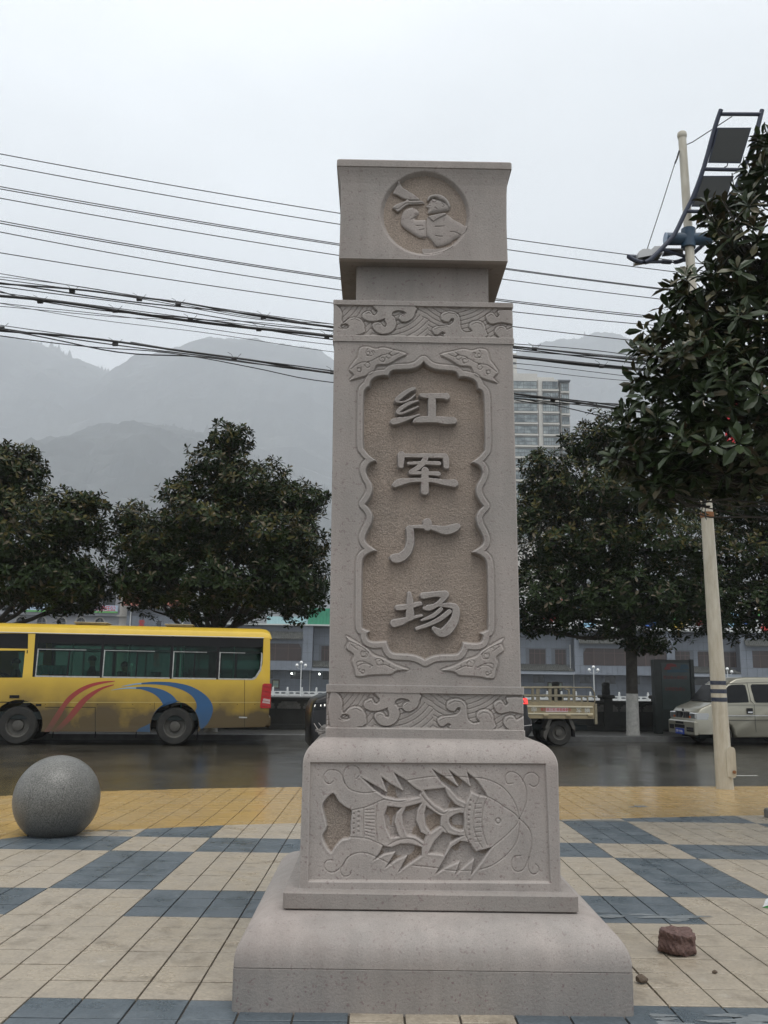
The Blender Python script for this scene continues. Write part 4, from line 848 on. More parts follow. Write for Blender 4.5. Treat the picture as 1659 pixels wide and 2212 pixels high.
def lite(fn, poly): return [fn(*p) for p in poly]
def plane_fn(c, org, sc, x0, y0):      # crop px -> local (x,z) of a vehicle standing on street line c whose origin is org
    def f(cx, cy):
        p = atV(x0+sc*cx, y0+sc*cy, c); u = (p[0]-org[0])*math.cos(TH)+(p[1]-org[1])*math.sin(TH); return (u, p[2]-org[2])
    return f
# ---------------------------------------------------------------- people (in the bus)
SKIN = mat('skin', (.30, .19, .13), .6); HAIR = mat('black hair', (.01, .01, .01), .5)
def person(name, root_loc, rz, label, cloth, trousers, hand_up=False, lean=.0):
    o = empty(name, root_loc, rz, label=label, cat='person')
    J = {'pel': (0, 0, .0), 'sp': (0, -.02+lean*.2, .22), 'ch': (0, -.02+lean*.5, .42), 'nk': (0, lean*.7, .56), 'hd': (0, -.03+lean*.8, .68), 'ht': (0, -.01+lean*.8, .80)}
    for s_, t in ((1, 'l'), (-1, 'r')):
        J.update({'sh'+t: (.17*s_, -.01+lean*.6, .49), 'el'+t: (.24*s_, -.10, .24), 'wr'+t: (.17*s_, -.33, .20 if not hand_up else .42), 'ha'+t: (.14*s_, -.42, .20 if not hand_up else .46),
                  'hp'+t: (.10*s_, -.02, -.02), 'kn'+t: (.13*s_, -.44, .02), 'an'+t: (.13*s_, -.42, -.40), 'to'+t: (.13*s_, -.58, -.44)})
    E_ = [('pel', 'sp'), ('sp', 'ch'), ('ch', 'nk'), ('nk', 'hd'), ('hd', 'ht')]
    for t in 'lr': E_ += [('ch', 'sh'+t), ('sh'+t, 'el'+t), ('el'+t, 'wr'+t), ('wr'+t, 'ha'+t), ('pel', 'hp'+t), ('hp'+t, 'kn'+t), ('kn'+t, 'an'+t), ('an'+t, 'to'+t)]
    RD = {'pel': .15, 'sp': .135, 'ch': .155, 'nk': .06, 'hd': .095, 'ht': .075}
    for t in 'lr': RD.update({'sh'+t: .075, 'el'+t: .05, 'wr'+t: .035, 'ha'+t: .04, 'hp'+t: .10, 'kn'+t: .068, 'an'+t: .045, 'to'+t: .04})
    ks = list(J); me = bpy.data.meshes.new('b'); me.from_pydata([J[k] for k in ks], [(ks.index(a), ks.index(b)) for a, b in E_], [])
    ob = bpy.data.objects.new('b', me); C.objects.link(ob); md = ob.modifiers.new('s', 'SKIN'); md.use_smooth_shade = True
    for i, k in enumerate(ks):
        r_ = RD[k]; ob.data.skin_vertices[0].data[i].radius = (r_*(1.15 if k in ('ch', 'sp', 'pel') else 1), r_*(.8 if k in ('ch', 'sp') else 1))
    ob.data.skin_vertices[0].data[0].use_root = True
    sb = ob.modifiers.new('u', 'SUBSURF'); sb.levels = 2; sb.render_levels = 2
    bpy.context.view_layer.update(); m2 = bpy.data.meshes.new_from_object(ob.evaluated_get(bpy.context.evaluated_depsgraph_get())); bpy.data.objects.remove(ob)
    m2.name = 'body'; m2.materials.clear()
    for m_ in (SKIN, cloth, trousers): m2.materials.append(m_)
    for p in m2.polygons:
        c_ = p.center; z = c_.z; hand = c_.y < -.36 and z > .12
        p.material_index = 0 if (z > .555 or hand) else (2 if z < .06 else 1)
    bo = link('body', m2, o)
    hr = MB(); hc = J['hd']; pr = [(.108*math.sin(t), .115*math.cos(t)) for t in np.linspace(0.01, 1.75, 10)]
    hr.lathe([(r_, z) for r_, z in pr][::-1], 20, c=(0, hc[1]+.012, hc[2]+.045)); hr.build('hair', HAIR, o, smooth=True)
    fe = MB(); fy = hc[1]-.09
    fe.add([(-.013, fy, hc[2]-.02), (.013, fy, hc[2]-.02), (0, fy-.028, hc[2]-.015), (0, fy+.005, hc[2]+.04)], [(0, 1, 2), (0, 2, 3), (1, 3, 2)]); fe.build('nose', SKIN, o)
    for s_ in (-1, 1): MB().lathe([(0, -.004), (.012, 0), (0, .006)], 8, c=(s_*.032, fy+.006, hc[2]+.035), axis='y').build('eye', HAIR, o); MB().lathe([(0, -.01), (.022, 0), (0, .01)], 8, c=(s_*.095, hc[1]+.005, hc[2]+.01), axis='x').build('ear', SKIN, o)
    return o

# ---------------------------------------------------------------- the yellow minibus
BC = 23.5*.9915
YEL = mat('dusty yellow paint', (.66, .43, .035), .38, obj=True, coat=.25, dirt=((.075, .050, .016), .25, 1.75, 1.55))
YELR = mat('yellow roof paint', (.70, .47, .05), .40, coat=.3, var=.05, vscale=2, obj=True)
borg = np.array(along(0, BC, ROADZ)); 
def busfn(c0=.3969, x0=0, y0=1289.2):
    def f(cx, cy):
        p = atV(x0+c0*cx, y0+c0*cy, BC); u = (p[0]-borg[0])*math.cos(TH)+(p[1]-borg[1])*math.sin(TH); return (u, p[2]-borg[2])
    return f
bf = busfn()
bus = empty('yellow_minibus', borg, TH, label='dusty yellow minibus with red and blue swooshes, passing on the street at the left', cat='bus')
tb = lambda z: .0 if z < 1.6 else (z-1.6)*.055
xr = bf(1468, 560)[0]; xw1, zw1 = bf(92, 700); xw2, zw2 = bf(950, 715); wr = .47; zw = wr
ztop = bf(700, 152)[1]; zwt = bf(700, 210)[1]; zwb = bf(700, 443)[1]; BW = 2.15; xf = -7.15
zsk = bf(600, 735)[1]; zrb = bf(1440, 708)[1]
def arch(xc, z0, r_=.60, n=14): return [(xc+r_*math.cos(t), zw+.02+r_*math.sin(t)) for t in np.linspace(-.28, math.pi+.28, n)]
tw = zwt+.02
outer = [(xf, .42)]+[p for p in arch(xw1, zsk)][::-1]+[(xw1+.66, zsk), (xw2-.66, zsk)]+[p for p in arch(xw2, zsk)][::-1]+[(xw2+.66, zrb-.04), (xr-.10, zrb), (xr-.01, zrb+.12), (xr, 1.2), (xr-.03, 2.2), (xr-.05, tw), (xf+.3, tw), (xf, 1.6)]
wl_, wr_ = bf(175, 440)[0], bf(1432, 300)[0]; wx3 = bf(1395, 440)[0]
hole = [(wl_, zwb), (wl_-.03, zwt)]+[(wr_, zwt)]+[(wr_, zwb+.42), (wr_-.05, zwb+.22), (wx3-.02, zwb+.06), (wx3-.15, zwb)]
dw = [bf(-15, 440), bf(122, 440), bf(135, 292), bf(-15, 292)]; up = [(xf+.4, zwt-.03), (xf+.5, bf(0, 280)[1]), (bf(150, 280)[0], bf(0, 280)[1]), (bf(150, 205)[0], zwt)]
def deform(me, fl=0):
    for v in me.vertices: v.co.y = (v.co.y+tb(v.co.z)) if not fl else BW-(v.co.y+tb(v.co.z))
    me.update(); return me
sidem = deform(plate('side_panel', outer, [hole, dw, up], .045, YEL)); link('side_panel', sidem, bus)
far_m = deform(plate('side_panel', outer, [hole, dw, up], .045, YEL), 1); far_m.flip_normals(); link('side_panel', far_m, bus)
# roof and ends
sec = [(.0, tw-.03), (.012, tw+.06), (.05, tw+.14), (.14, ztop-.075), (.32, ztop-.02), (.7, ztop+.01), (BW/2, ztop+.02)]; sec = sec+[(BW-y, z) for y, z in sec[-2::-1]]
mb = MB(); st = [(xf, .30, .12), (xf+.25, .05, .03), (xf+.6, 0, 0), (-4, 0, 0), (-1, 0, 0), (xr-.28, 0.0, 0), (xr-.14, .02, .01), (xr-.06, .07, .03), (xr-.02, .16, .06), (xr, .26, .09)]
vs = []; n = len(sec)
for x, dz, dy in st:
    for y, z in sec:
        k = (z-(tw-.03))/(ztop-tw+.03); vs.append((x, y+.012+(BW/2-y)/(BW/2)*(dy+(tb(tw) if True else 0)), z-dz*k))
mb.add(vs, [(i*n+j, i*n+j+1, (i+1)*n+j+1, (i+1)*n+j) for i in range(len(st)-1) for j in range(n-1)]+[tuple((len(st)-1)*n+j for j in range(n)), tuple(range(n))[::-1]])
roof = mb.build('roof', YELR, bus, smooth=True)
for cx0, cx1 in ((388, 562), (893, 1040)):
    xa_, xb_ = bf(cx0, 140)[0], bf(cx1, 140)[0]; MB().box(xa_, xb_, .5, 1.2, ztop+.01, ztop+.045, b=.01).box(xa_-.03, xb_+.03, .46, 1.24, ztop+.045, ztop+.075, b=.012).build('roof_vent', mat('dirty cream vent', (.30, .27, .2), .7, var=.2, vscale=6) if cx0 == 388 else bpy.data.materials['dirty cream vent'], roof)
MB().tube([(xf+.5, -.005+tb(tw), tw-.005), (wr_+.01, -.005+tb(tw), tw-.005)], .012, 6).build('drip_rail', mat('pale trim', (.55, .55, .5), .4), bus)
rp = plate('rear_panel', [(.02, zrb), (BW-.02, zrb), (BW-.1, tw), (.1, tw)], [[(.3, 1.75), (BW-.3, 1.75), (BW-.35, 2.5), (.35, 2.5)]], .04, YEL)
rp.transform(Matrix.Translation((xr-.06, 0, 0)) @ Matrix.Rotation(R(90), 4, 'Z')); link('rear_panel', rp, bus)
MB().box(xr-.045, xr-.03, .3, BW-.3, 1.75, 2.5).build('rear_window', DARKGL, bus)
MB().box(xr-.13, xr+.04, .06, BW-.06, zrb-.02, zrb+.28, b=.05).build('rear_bumper', YEL, bus)
fp = MB().box(xf-.02, xf+.06, .05, BW-.05, .42, 1.6, b=.02).build('front_panel', YEL, bus); MB().box(xf+.0, xf+.05, .12, BW-.12, 1.6, tw).build('windscreen', DARKGL, bus)
MB().box(xf+.1, xr-.1, .07, BW-.07, .62, .80).build('floor', DARK, bus)
MB().box(xw1+.7, xw2-.7, .45, BW-.45, .38, .62).box(xw2+.75, xr-.3, .3, BW-.3, .42, .62).build('underbody', DARK, bus)
for x in (xw1, xw2):
    wheel(bus, x, .17, zw, wr, .26, rim=.60); wheel(bus, x, BW-.17, zw, wr, .26, near=0, rim=.60)
    MB().add([(x+.60*math.cos(t), y, zw+.02+.60*math.sin(t)) for t in np.linspace(-.2, math.pi+.2, 15) for y in (.045, .5)], [(2*i, 2*i+1, 2*i+3, 2*i+2) for i in range(14)]).build('wheel_arch', DARK, bus)
for cx in (283, 515, 738, 1075):
    x_, z_ = bf(cx, 738); MB().box(x_-.012, x_+.012, .12, .15, z_-.14, z_+.04).build('bracket', BLK, bus)
x_, z_ = bf(1075, 735); MB().box(x_-.02, x_+.0, .05, .42, z_-.25, z_+.1).build('mud_flap', BLK, bus)
# glazing: dark upper strip, panes, silver sliding frames
FRA = mat('weathered aluminium', (.36, .36, .345), .45, var=.25, vscale=12, obj=True)
zmid = bf(700, 291)[1]; mull = [bf(q, 400)[0] for q in (185, 550, 930, 1183)]
for yb, fl in ((0, 1), (BW, -1)):
    sp = lambda nm, poly, off, th, m_: side_plate(nm, poly, off, th, m_, bus, tb, yb, fl)
    sp('glass_band', hole, -.020, .006, GREENGL)
    sp('dark_band', [(wl_-.02, zwt-.005), (wl_-.02, bf(0, 246)[1]), (wr_-.004, bf(0, 246)[1]), (wr_-.004, zwt-.005)], -.012, .006, BLK)
    sp('pane', dw, -.02, .006, GREENGL); sp('pane', up, -.015, .006, BLK)
    for x in mull[1:]: sp('window_pillar', [(x-.04, zwb), (x+.03, zwb), (x+.03, zwt), (x-.04, zwt)], -.004, .008, BLK)
    sp('window_pillar', [(wl_, zwb), (wl_+.06, zwb), (wl_+.06, zwt), (wl_-.03, zwt)], -.004, .008, BLK)
    sp('window_rail', [(wl_, zmid-.012), (wr_-.02, zmid-.012), (wr_-.02, zmid+.015), (wl_, zmid+.015)], -.003, .009, BLK)
    for i, (x0, x1) in enumerate(zip([mull[0]]+mull[1:], mull[1:]+[wx3-.08])):
        sp('sill_frame', [(x0+.03, zwb+.0), (x1-.02, zwb+.0), (x1-.02, zwb+.035), (x0+.03, zwb+.035)], .002, .012, FRA)
        sp('sash_frame', [(x0+.035, zwb), (x0+.06, zwb), (x0+.06, zmid), (x0+.035, zmid)], .002, .012, FRA)
        sp('sash_frame', [(x0+.06, zmid-.02), (x0+(x1-x0)*.75, zmid-.02), (x0+(x1-x0)*.75, zmid-.005), (x0+.06, zmid-.005)], .002, .012, FRA)
        xm = (x0+x1)/2; sp('sash_frame', [(xm-.02, zwb+.03), (xm+.02, zwb+.03), (xm+.02, zmid), (xm-.02, zmid)], -.004, .010, BLK)
    cv = [(wx3-.08, zwb), (wx3+.0, zwb+.05), (wr_-.03, zwb+.25), (wr_-.01, zwb+.5), (wr_-.012, zmid-.02)]
    sp('curved_sash', cv+[(x-.035, z+.035) for x, z in cv[::-1]], .002, .012, FRA)
    sp('door_seam', [bf(122, 575), bf(128, 575), bf(150, 290), bf(144, 290)], .002, .004, BLK)
    sp('door_seam', [bf(0, 571), bf(122, 571), bf(122, 576), bf(0, 576)], .002, .004, BLK)
    sp('belt_seam', [bf(122, 573), bf(1430, 573), bf(1430, 575.5), bf(122, 575.5)], .0015, .003, mat('scuffed seam', (.5, .4, .15), .5) if fl == 1 else bpy.data.materials['scuffed seam'])
    sp('hatch_seam', [bf(517, 600), bf(520, 600), bf(520, 735), bf(517, 735)], .0015, .003, BLK); sp('hatch_seam', [bf(245, 600), bf(517, 600), bf(517, 603), bf(245, 603)], .0015, .003, BLK)
REDP = mat('red vinyl stripe', (.34, .035, .03), .4, obj=True, dirt=((.09, .05, .03), .3, 1.5, 1.0)); BLUV = mat('blue vinyl stripe', (.02, .085, .20), .4, obj=True, dirt=((.035, .06, .09), .3, 1.0, .8)); PALEV = mat('pale blue vinyl', (.22, .36, .5), .4)
def swoosh(nm, outer_, inner_, m_, off=.004):
    a_ = [bf(*p) for p in crs(outer_, 4)]; b_ = [bf(*p) for p in crs(inner_, 4)]; k = min(len(a_), len(b_)); vs = []; 
    a_ = [a_[int(i*(len(a_)-1)/(k-1))] for i in range(k)]; b_ = [b_[int(i*(len(b_)-1)/(k-1))] for i in range(k)]
    def po(p):
        dx, dz = p[0]-xw2, p[1]-zw-.02; d = math.hypot(dx, dz)
        return (xw2+dx/d*.606, zw+.02+dz/d*.606) if d < .606 else p
    a_ = [po(p) for p in a_]; b_ = [po(p) for p in b_]
    for p, q in zip(a_, b_): vs += [(p[0], -off, p[1]), (q[0], -off, q[1])]
    MB().add(vs, [(2*i, 2*i+1, 2*i+3, 2*i+2) for i in range(k-1)]).build(nm, m_, bus)
swoosh('red_swoosh', [(625, 457), (560, 460), (490, 474), (425, 503), (370, 545), (335, 590), (310, 625), (240, 735)], [(625, 461), (570, 470), (505, 488), (445, 518), (395, 556), (358, 600), (335, 640), (275, 735)], REDP)
swoosh('red_swoosh', [(620, 476), (560, 490), (500, 517), (445, 556), (405, 600), (370, 645), (330, 690), (285, 735)], [(620, 481), (565, 500), (520, 528), (475, 566), (440, 608), (405, 650), (365, 692), (318, 735)], REDP)
swoosh('blue_swoosh', [(770, 468), (850, 462), (950, 467), (1040, 488), (1110, 528), (1150, 575), (1158, 625), (1130, 690), (1095, 722)], [(770, 476), (850, 477), (920, 485), (990, 506), (1040, 536), (1066, 572), (1070, 605), (1052, 640), (1062, 700)], BLUV)
swoosh('blue_swoosh', [(740, 492), (800, 490), (875, 503), (930, 530), (962, 565), (972, 600), (960, 618)], [(740, 501), (775, 505), (830, 525), (868, 555), (888, 590), (888, 615), (882, 630)], BLUV)
swoosh('blue_swoosh', [(950, 612), (900, 640), (870, 670), (858, 700), (853, 726), (840, 732)], [(882, 625), (858, 652), (835, 676), (800, 698), (760, 716), (742, 733)], BLUV)
swoosh('pale_swoosh', [(662, 487), (700, 478), (740, 471), (772, 468)], [(662, 488), (700, 484), (740, 478), (772, 476)], PALEV)
swoosh('pale_swoosh', [(605, 508), (650, 499), (700, 493), (742, 492)], [(605, 509), (650, 503), (700, 500), (742, 501)], PALEV)
side_plate('door_handle', [bf(52, 535), bf(105, 535), bf(105, 551), bf(52, 551)], .012, .03, BLK, bus)
side_plate('marker_lamp', [bf(195, 583), bf(225, 583), bf(225, 594), bf(195, 594)], .010, .02, BLK, bus)
side_plate('grime_vent', [bf(1300, 652), bf(1345, 654), bf(1345, 660), bf(1300, 660)], .006, .01, FRA, bus)
TL = mat('red tail lamp', (.40, .02, .02), .2, coat=.5); TLC = mat('clear lamp', (.5, .35, .33), .2)
z1_, z2_ = bf(1450, 472)[1], bf(1450, 606)[1]
MB().prism([(xr-.20, z1_-.03), (xr-.16, z1_), (xr+.03, z1_), (xr+.03, z2_), (xr-.22, z2_), (xr-.24, z2_+.05)], -.018, .10).build('tail_lamp', TL, bus)
zc_ = z1_+(z2_-z1_)*.70; MB().prism([(xr-.19, zc_-.05), (xr+.01, zc_-.08), (xr+.01, zc_+.03), (xr-.16, zc_+.06)], -.022, -.016).build('reversing_lamp', TLC, bus)
for k in range(5):
    zz_ = z1_+(z2_-z1_)*(k+.5)/5; MB().prism([(xr-.2, zz_), (xr+.02, zz_-.04), (xr+.02, zz_-.03), (xr-.2, zz_+.012)], -.024, -.017).build('lens_rib', mat('dark lens rib', (.2, .01, .01), .3) if k == 0 else bpy.data.materials['dark lens rib'], bus)
TEALC = mat('teal seat cloth', (.03, .16, .16), .8); SEATM = mat('seat vinyl', (.02, .05, .045), .7); CURT = mat('teal curtain', (.02, .22, .22), .7)
for i in range(7):
    x = -5.2+i*.82
    for y in (.30, .75, 1.45, 1.85):
        sroot = empty('seat', (x, y, .80)); sroot.parent = bus
        MB().box(-.05, .40, -.2, .2, .30, .42, b=.03).build('cushion', SEATM, sroot); MB().box(.36, .46, -.2, .2, .40, 1.02, b=.03).build('backrest', TEALC if i % 2 else SEATM, sroot)
for x in (-4.4, -3.0, -1.6, -.3): MB().tube([(x, .62, .8), (x, .62, tw+.05)], .018, 8).build('grab_pole', mat('green grab pole', (.05, .25, .2), .4) if x == -4.4 else bpy.data.materials['green grab pole'], bus)
MB().tube([(-4.8, .62, tw-.12), (0, .62, tw-.12)], .018, 8).build('ceiling_rail', bpy.data.materials['green grab pole'], bus)
cx0, cz0 = bf(208, 420); cx1, cz1 = bf(352, 374); mb = MB()
for i in range(14):
    t = i/13; x = cx0+(cx1-cx0)*t; mb.tube([(x, .12+.02*(i % 2), cz0), (x, .12+.02*(i % 2), cz1)], .04, 6)
mb.build('curtain', CURT, bus, smooth=True)
DCL = mat('dark jacket', (.015, .016, .02), .8); TRO = mat('dark trousers', (.02, .02, .025), .8); BRC = mat('brown jacket', (.07, .045, .035), .8)
def inbus(x, y, z): p = Matrix.Rotation(TH, 4, 'Z') @ Vector((x, y, z)); return (borg[0]+p.x, borg[1]+p.y, borg[2]+p.z)
person('person', inbus(bf(75, 400)[0], .42, 1.27), TH-R(90)+math.pi, 'driver in a dark jacket, hands on the wheel, in the foremost window of the bus', DCL, TRO, hand_up=True, lean=-.06).rotation_euler.z = TH-math.pi/2
person('person', inbus(bf(490, 400)[0], .36, 1.37), TH-math.pi/2, 'bulky passenger in black sitting tall beside the second window pillar of the bus', DCL, TRO)
person('person', inbus(bf(665, 400)[0], .75, 1.24), TH-math.pi/2, 'seated passenger in dark clothes behind the middle window of the bus', BRC, TRO, lean=-.03)

for cx in range(150, 1440, 95):
    side_plate('panel_rivet', [bf(cx, 583), bf(cx+4, 583), bf(cx+4, 587), bf(cx, 587)], .003, .004, BLK, bus)
for q in ([(840, 575), (842, 575), (842, 612), (840, 612)], [(1075, 575), (1077, 575), (1077, 640), (1075, 640)], [(1330, 450), (1332, 450), (1332, 712), (1330, 712)], [(660, 605), (735, 605), (735, 607), (660, 607)]):
    side_plate('panel_seam', [bf(*p) for p in q], .0015, .003, BLK, bus)
# ---------------------------------------------------------------- grey-beige minivan (right)
VC = None
vb = atZ(1558, 1611.5, ROADZ); VC = vb[1]-M*vb[0]
vo = atV(1507, 1600, VC); vorg = np.array([vo[0], vo[1], ROADZ]); v8 = plane_fn(VC, vorg, .15676, 1399, 1426.4)
CHAMP = mat('champagne metallic', (.30, .285, .225), .32, metal=.35, coat=.5, obj=True, dirt=((.16, .15, .12), .2, .8, .35))
van = empty('parked_minivan', vorg, TH, label='champagne coloured minivan with a blue number plate, standing behind the cream pole', cat='van')
vt = lambda z: max(0, z-1.0)*.16
zroof = v8(1300, 228)[1]; xA = v8(870, 600)[0]
prof = [(.04, .30), (-.02, .38), (-.05, .55), (-.04, .72), (.0, .80), (.05, .92), (.14, 1.02), (.30, 1.09), (.52, 1.17), (.60, 1.22), (1.02, 1.66), (1.16, 1.78), (1.36, zroof-.05), (1.7, zroof-.01), (2.4, zroof), (3.3, zroof-.01), (3.72, zroof-.08), (3.82, 1.6), (3.88, 1.1), (3.90, .5), (3.86, .3)]
xw = v8(1015, 1100)[0]; xw = .79; VW = 1.52
def arch_in(xc, r_, z0): return [(xc+r_*math.cos(t), .30+r_*math.sin(t)) for t in np.linspace(0, math.pi, 9)]
prof = prof+[(3.5, .28)]+arch_in(3.12, .36, 0)+[(2.7, .24), (1.2, .22)]+arch_in(xw, .36, 0)
VL = ((0, .055), (.012, .03), (.04, .01), (.09, .0))
bodyv = shell('body', prof, VW, CHAMP, van, vt, VL)
for x in (xw, 3.12): wheel(van, x, .10, .29, .29, .17, rim=.62, hub=RIMD); wheel(van, x, VW-.10, .29, .29, .17, near=0, rim=.62)
MB().box(.2, 3.8, .25, VW-.25, .2, .34).build('underbody', DARK, van)
vsp = lambda nm, poly, off, th, m_, par=van: side_plate(nm, poly, off, th, m_, par, vt)
w1 = [v8(*p) for p in [(1088, 588), (1404, 578), (1398, 480), (1375, 345), (1340, 333), (1190, 338), (1140, 355), (1098, 400)]]
w2 = [v8(*p) for p in [(1510, 582), (2000, 585), (2010, 350), (1990, 330), (1470, 330), (1448, 350), (1455, 420), (1490, 560)]]
w3 = [(x+1.12 if i in (1, 2, 3) else x+1.20, z) for i, (x, z) in enumerate([(1.95, 1.1), (2.5, 1.1), (2.45, 1.6), (1.95, 1.62)])]
vsp('side_window', w1, -.002, .02, DARKGL); vsp('side_window', w2, -.002, .02, DARKGL)
for nm, q in (('roof_seam', [(1090, 320), (1659, 300), (2100, 300), (2100, 304), (1659, 304), (1092, 326)]), ('door_seam', [(1474, 600), (1477, 600), (1500, 1020), (1496, 1020)]), ('door_seam', [(1400, 305), (1403, 305), (1436, 560), (1476, 600), (1472, 602), (1430, 562)])):
    vsp(nm, [v8(*p) for p in q], .0, .004, BLK)
vsp('side_strip', [v8(*p) for p in [(1110, 760), (2100, 757), (2100, 765), (1110, 768)]], .006, .02, CHR); vsp('belt_highlight', [v8(*p) for p in [(1100, 598), (2100, 596), (2100, 606), (1100, 612)]], .004, .02, CHAMP)
vsp('side_crease', [v8(*p) for p in [(1118, 822), (2100, 820), (2100, 826), (1118, 828)]], .002, .02, BLK)
hd = [v8(*p) for p in [(1368, 660), (1450, 660), (1455, 740), (1370, 735)]]; vsp('handle_recess', hd, .0, .01, BLK); vsp('door_handle', [v8(*p) for p in [(1378, 705), (1442, 705), (1442, 728), (1378, 724)]], .02, .02, CHR)
# front end parts; y runs across the van from the near corner
zf = lambda cy: v8(700, cy)[1]
def front(nm, y0, y1, za, zb, x, m_, th=.03, par=van, b=.0): return MB().box(x-.012, x+th, y0, y1, min(za, zb), max(za, zb), b=b).build(nm, m_, par)
ws = MB(); ws.add([(.585, .14, 1.225), (1.0, .22, 1.665), (1.0, VW-.22, 1.665), (.585, VW-.14, 1.225)], [(0, 1, 2, 3)]); ws.add([(.56, .12, 1.225), (.975, .2, 1.685), (.975, VW-.2, 1.685), (.56, VW-.12, 1.225)], [(0, 1, 2, 3)]); ws.build('windscreen', mat('van windscreen', (.006, .007, .008), .25, spec=.08), van)
vsp('quarter_glass', [(.62, 1.14), (.95, 1.14), (1.0, 1.55), (.94, 1.5), (.70, 1.25)], -.002, .02, DARKGL)
gx = -.055
for y0, y1 in ((.38, .72), (.80, 1.14)):
    g_ = front('grille', y0, y1, zf(722), zf(808), gx+.03, BLK, b=.012); front('grille_surround', y0-.02, y1+.02, zf(716), zf(722), gx+.03, CHR)
    for k in range(3): front('grille_bar', y0+.07+k*.1, y0+.085+k*.1, zf(726), zf(804), gx+.024, CHR, .01)
LAMPM = mat('headlamp glass', (.42, .43, .42), .08, coat=1., metal=.6); AMB = mat('amber lens', (.5, .12, .03), .2)
for y0, y1 in ((.02, .34), (1.18, 1.50)):
    hl = front('headlight', y0, y1, zf(726), zf(815), gx+.03, LAMPM, .1, b=.02); front('indicator', y0+.24 if y0 < 1 else y0, y1 if y0 < 1 else y0+.08, zf(775), zf(805), gx+.02, AMB, .02)
vsp('headlight', [(.0, zf(732)), (.36, zf(726)), (.39, zf(760)), (.34, zf(818)), (.0, zf(818))], .002, .03, LAMPM)
front('badge', .73, .79, zf(680), zf(712), gx+.05, BLK, .02)
front('bumper', -.005, VW+.005, zf(840), zf(1045), gx-.01, CHAMP, .10, b=.035)
for y0, y1, a_, b_ in ((.62, 1.08, 860, 893), (.56, 1.14, 905, 950), (.06, .44, 930, 992), (1.2, 1.46, 912, 975)): front('bumper_grille', y0, y1, zf(a_), zf(b_), gx-.02, BLK, .02)
front('bumper_bar', .04, .48, zf(960), zf(966), gx-.028, CHR, .02)
pb = front('number_plate', .60, 1.08, zf(958), zf(1040), gx-.03, mat('blue plate', (.02, .06, .35), .4), .015)
tx = link('lettering', text_mesh('陕F·1Y005', .085, mat('plate white', (.6, .6, .65), .5)), pb); tx.rotation_euler = (0, 0, R(-90)); tx.location = (gx-.046, .84, (zf(958)+zf(1040))/2)

# ---------------------------------------------------------------- black SUV (behind the monument, nearer lane)
SC_ = 18.6; so = atV(672, 1580, SC_); sorg = np.array([so[0], so[1], ROADZ]); suv = empty('black_car', sorg, TH, label='glossy black car behind the monument, red tail lamp showing at the right', cat='car')
def sf(x, y): p = atV(x, y, SC_); u = (p[0]-sorg[0])*math.cos(TH)+(p[1]-sorg[1])*math.sin(TH); return (u, p[2]-sorg[2])
BLKP = mat('black car paint', (.006, .006, .007), .28, coat=.15, spec=.3)
xe = sf(1153, 1570)[0]
sp_ = [(.10, .22), (.0, .35)]+[sf(*p) for p in [(672, 1543), (675, 1530), (679, 1520), (684, 1511), (700, 1504), (730, 1497)]]+[(1.35, 1.12), (2.0, 1.60), (2.4, 1.68), (3.4, 1.68)]+[sf(*p) for p in [(1108, 1484), (1127, 1493), (1141, 1508), (1143, 1523), (1144, 1548), (1151, 1556), (1153, 1578), (1145, 1590)]]+[(xe-.15, .28), (xe-.5, .25)]
wa, wb_ = .92, xe-.98
sp_ += [(wb_+.38*math.cos(t), .34+.38*math.sin(t)) for t in np.linspace(0, math.pi, 9)]+[(wb_-.5, .24), (wa+.5, .24)]+[(wa+.38*math.cos(t), .34+.38*math.sin(t)) for t in np.linspace(0, math.pi, 9)]
st_ = lambda z: max(0, z-1.0)*.22
shell('body', sp_, 1.85, BLKP, suv, st_)
for x in (wa, wb_): wheel(suv, x, .12, .345, .345, .22, rim=.68, hub=CHR); wheel(suv, x, 1.73, .345, .345, .22, near=0, rim=.68)
MB().box(.2, xe-.2, .3, 1.5, .2, .34).build('underbody', DARK, suv)
ssp = lambda nm, poly, off, th, m_: side_plate(nm, poly, off, th, m_, suv, st_)
ssp('side_window', [(1.45, 1.1), (2.05, 1.55), (2.55, 1.60), (2.55, 1.08)], -.0, .02, DARKGL); ssp('side_window', [(2.62, 1.08), (2.62, 1.6), (3.5, 1.58), (3.9, 1.2), (3.85, 1.1)], -.0, .02, DARKGL)
REDL = mat('lit red tail lamp', (.6, .02, .02), .2, emit=(1, .05, .04), estr=1.2)
ssp('tail_lamp', [sf(*p) for p in [(1118, 1508), (1140.5, 1508.5), (1142, 1521), (1120, 1520.5)]], .012, .05, REDL); ssp('tail_lamp_core', [sf(*p) for p in [(1124, 1511), (1133, 1512), (1137, 1519), (1122, 1518)]], .014, .02, TL)
ssp('chrome_strip', [sf(*p) for p in [(1128, 1567.5), (1149, 1565), (1149, 1566.6), (1128, 1569)]], .006, .02, CHR)
ssp('lamp_lens', [sf(*p) for p in [(679, 1519), (708, 1516), (712, 1530), (678, 1534)]], -.0, .03, DARKGL)
WLED = mat('lit white lamp', (.8, .8, .75), .3, emit=(1, .95, .85), estr=.6)
for q in ([(680.5, 1522), (682, 1522), (680.5, 1527), (679, 1527)], [(692.5, 1522), (694.5, 1522), (694, 1526), (692, 1526)], [(700.5, 1521), (703, 1521), (703, 1525.5), (700.5, 1525.5)]): ssp('headlight', [sf(*p) for p in q], .008, .03, WLED)
for q in ([(677, 1562), (679, 1562), (688, 1576), (686, 1577)], [(687, 1561), (689, 1561), (693.5, 1567), (692, 1568)]): ssp('bumper_trim', [sf(*p) for p in q], .01, .02, CHR)

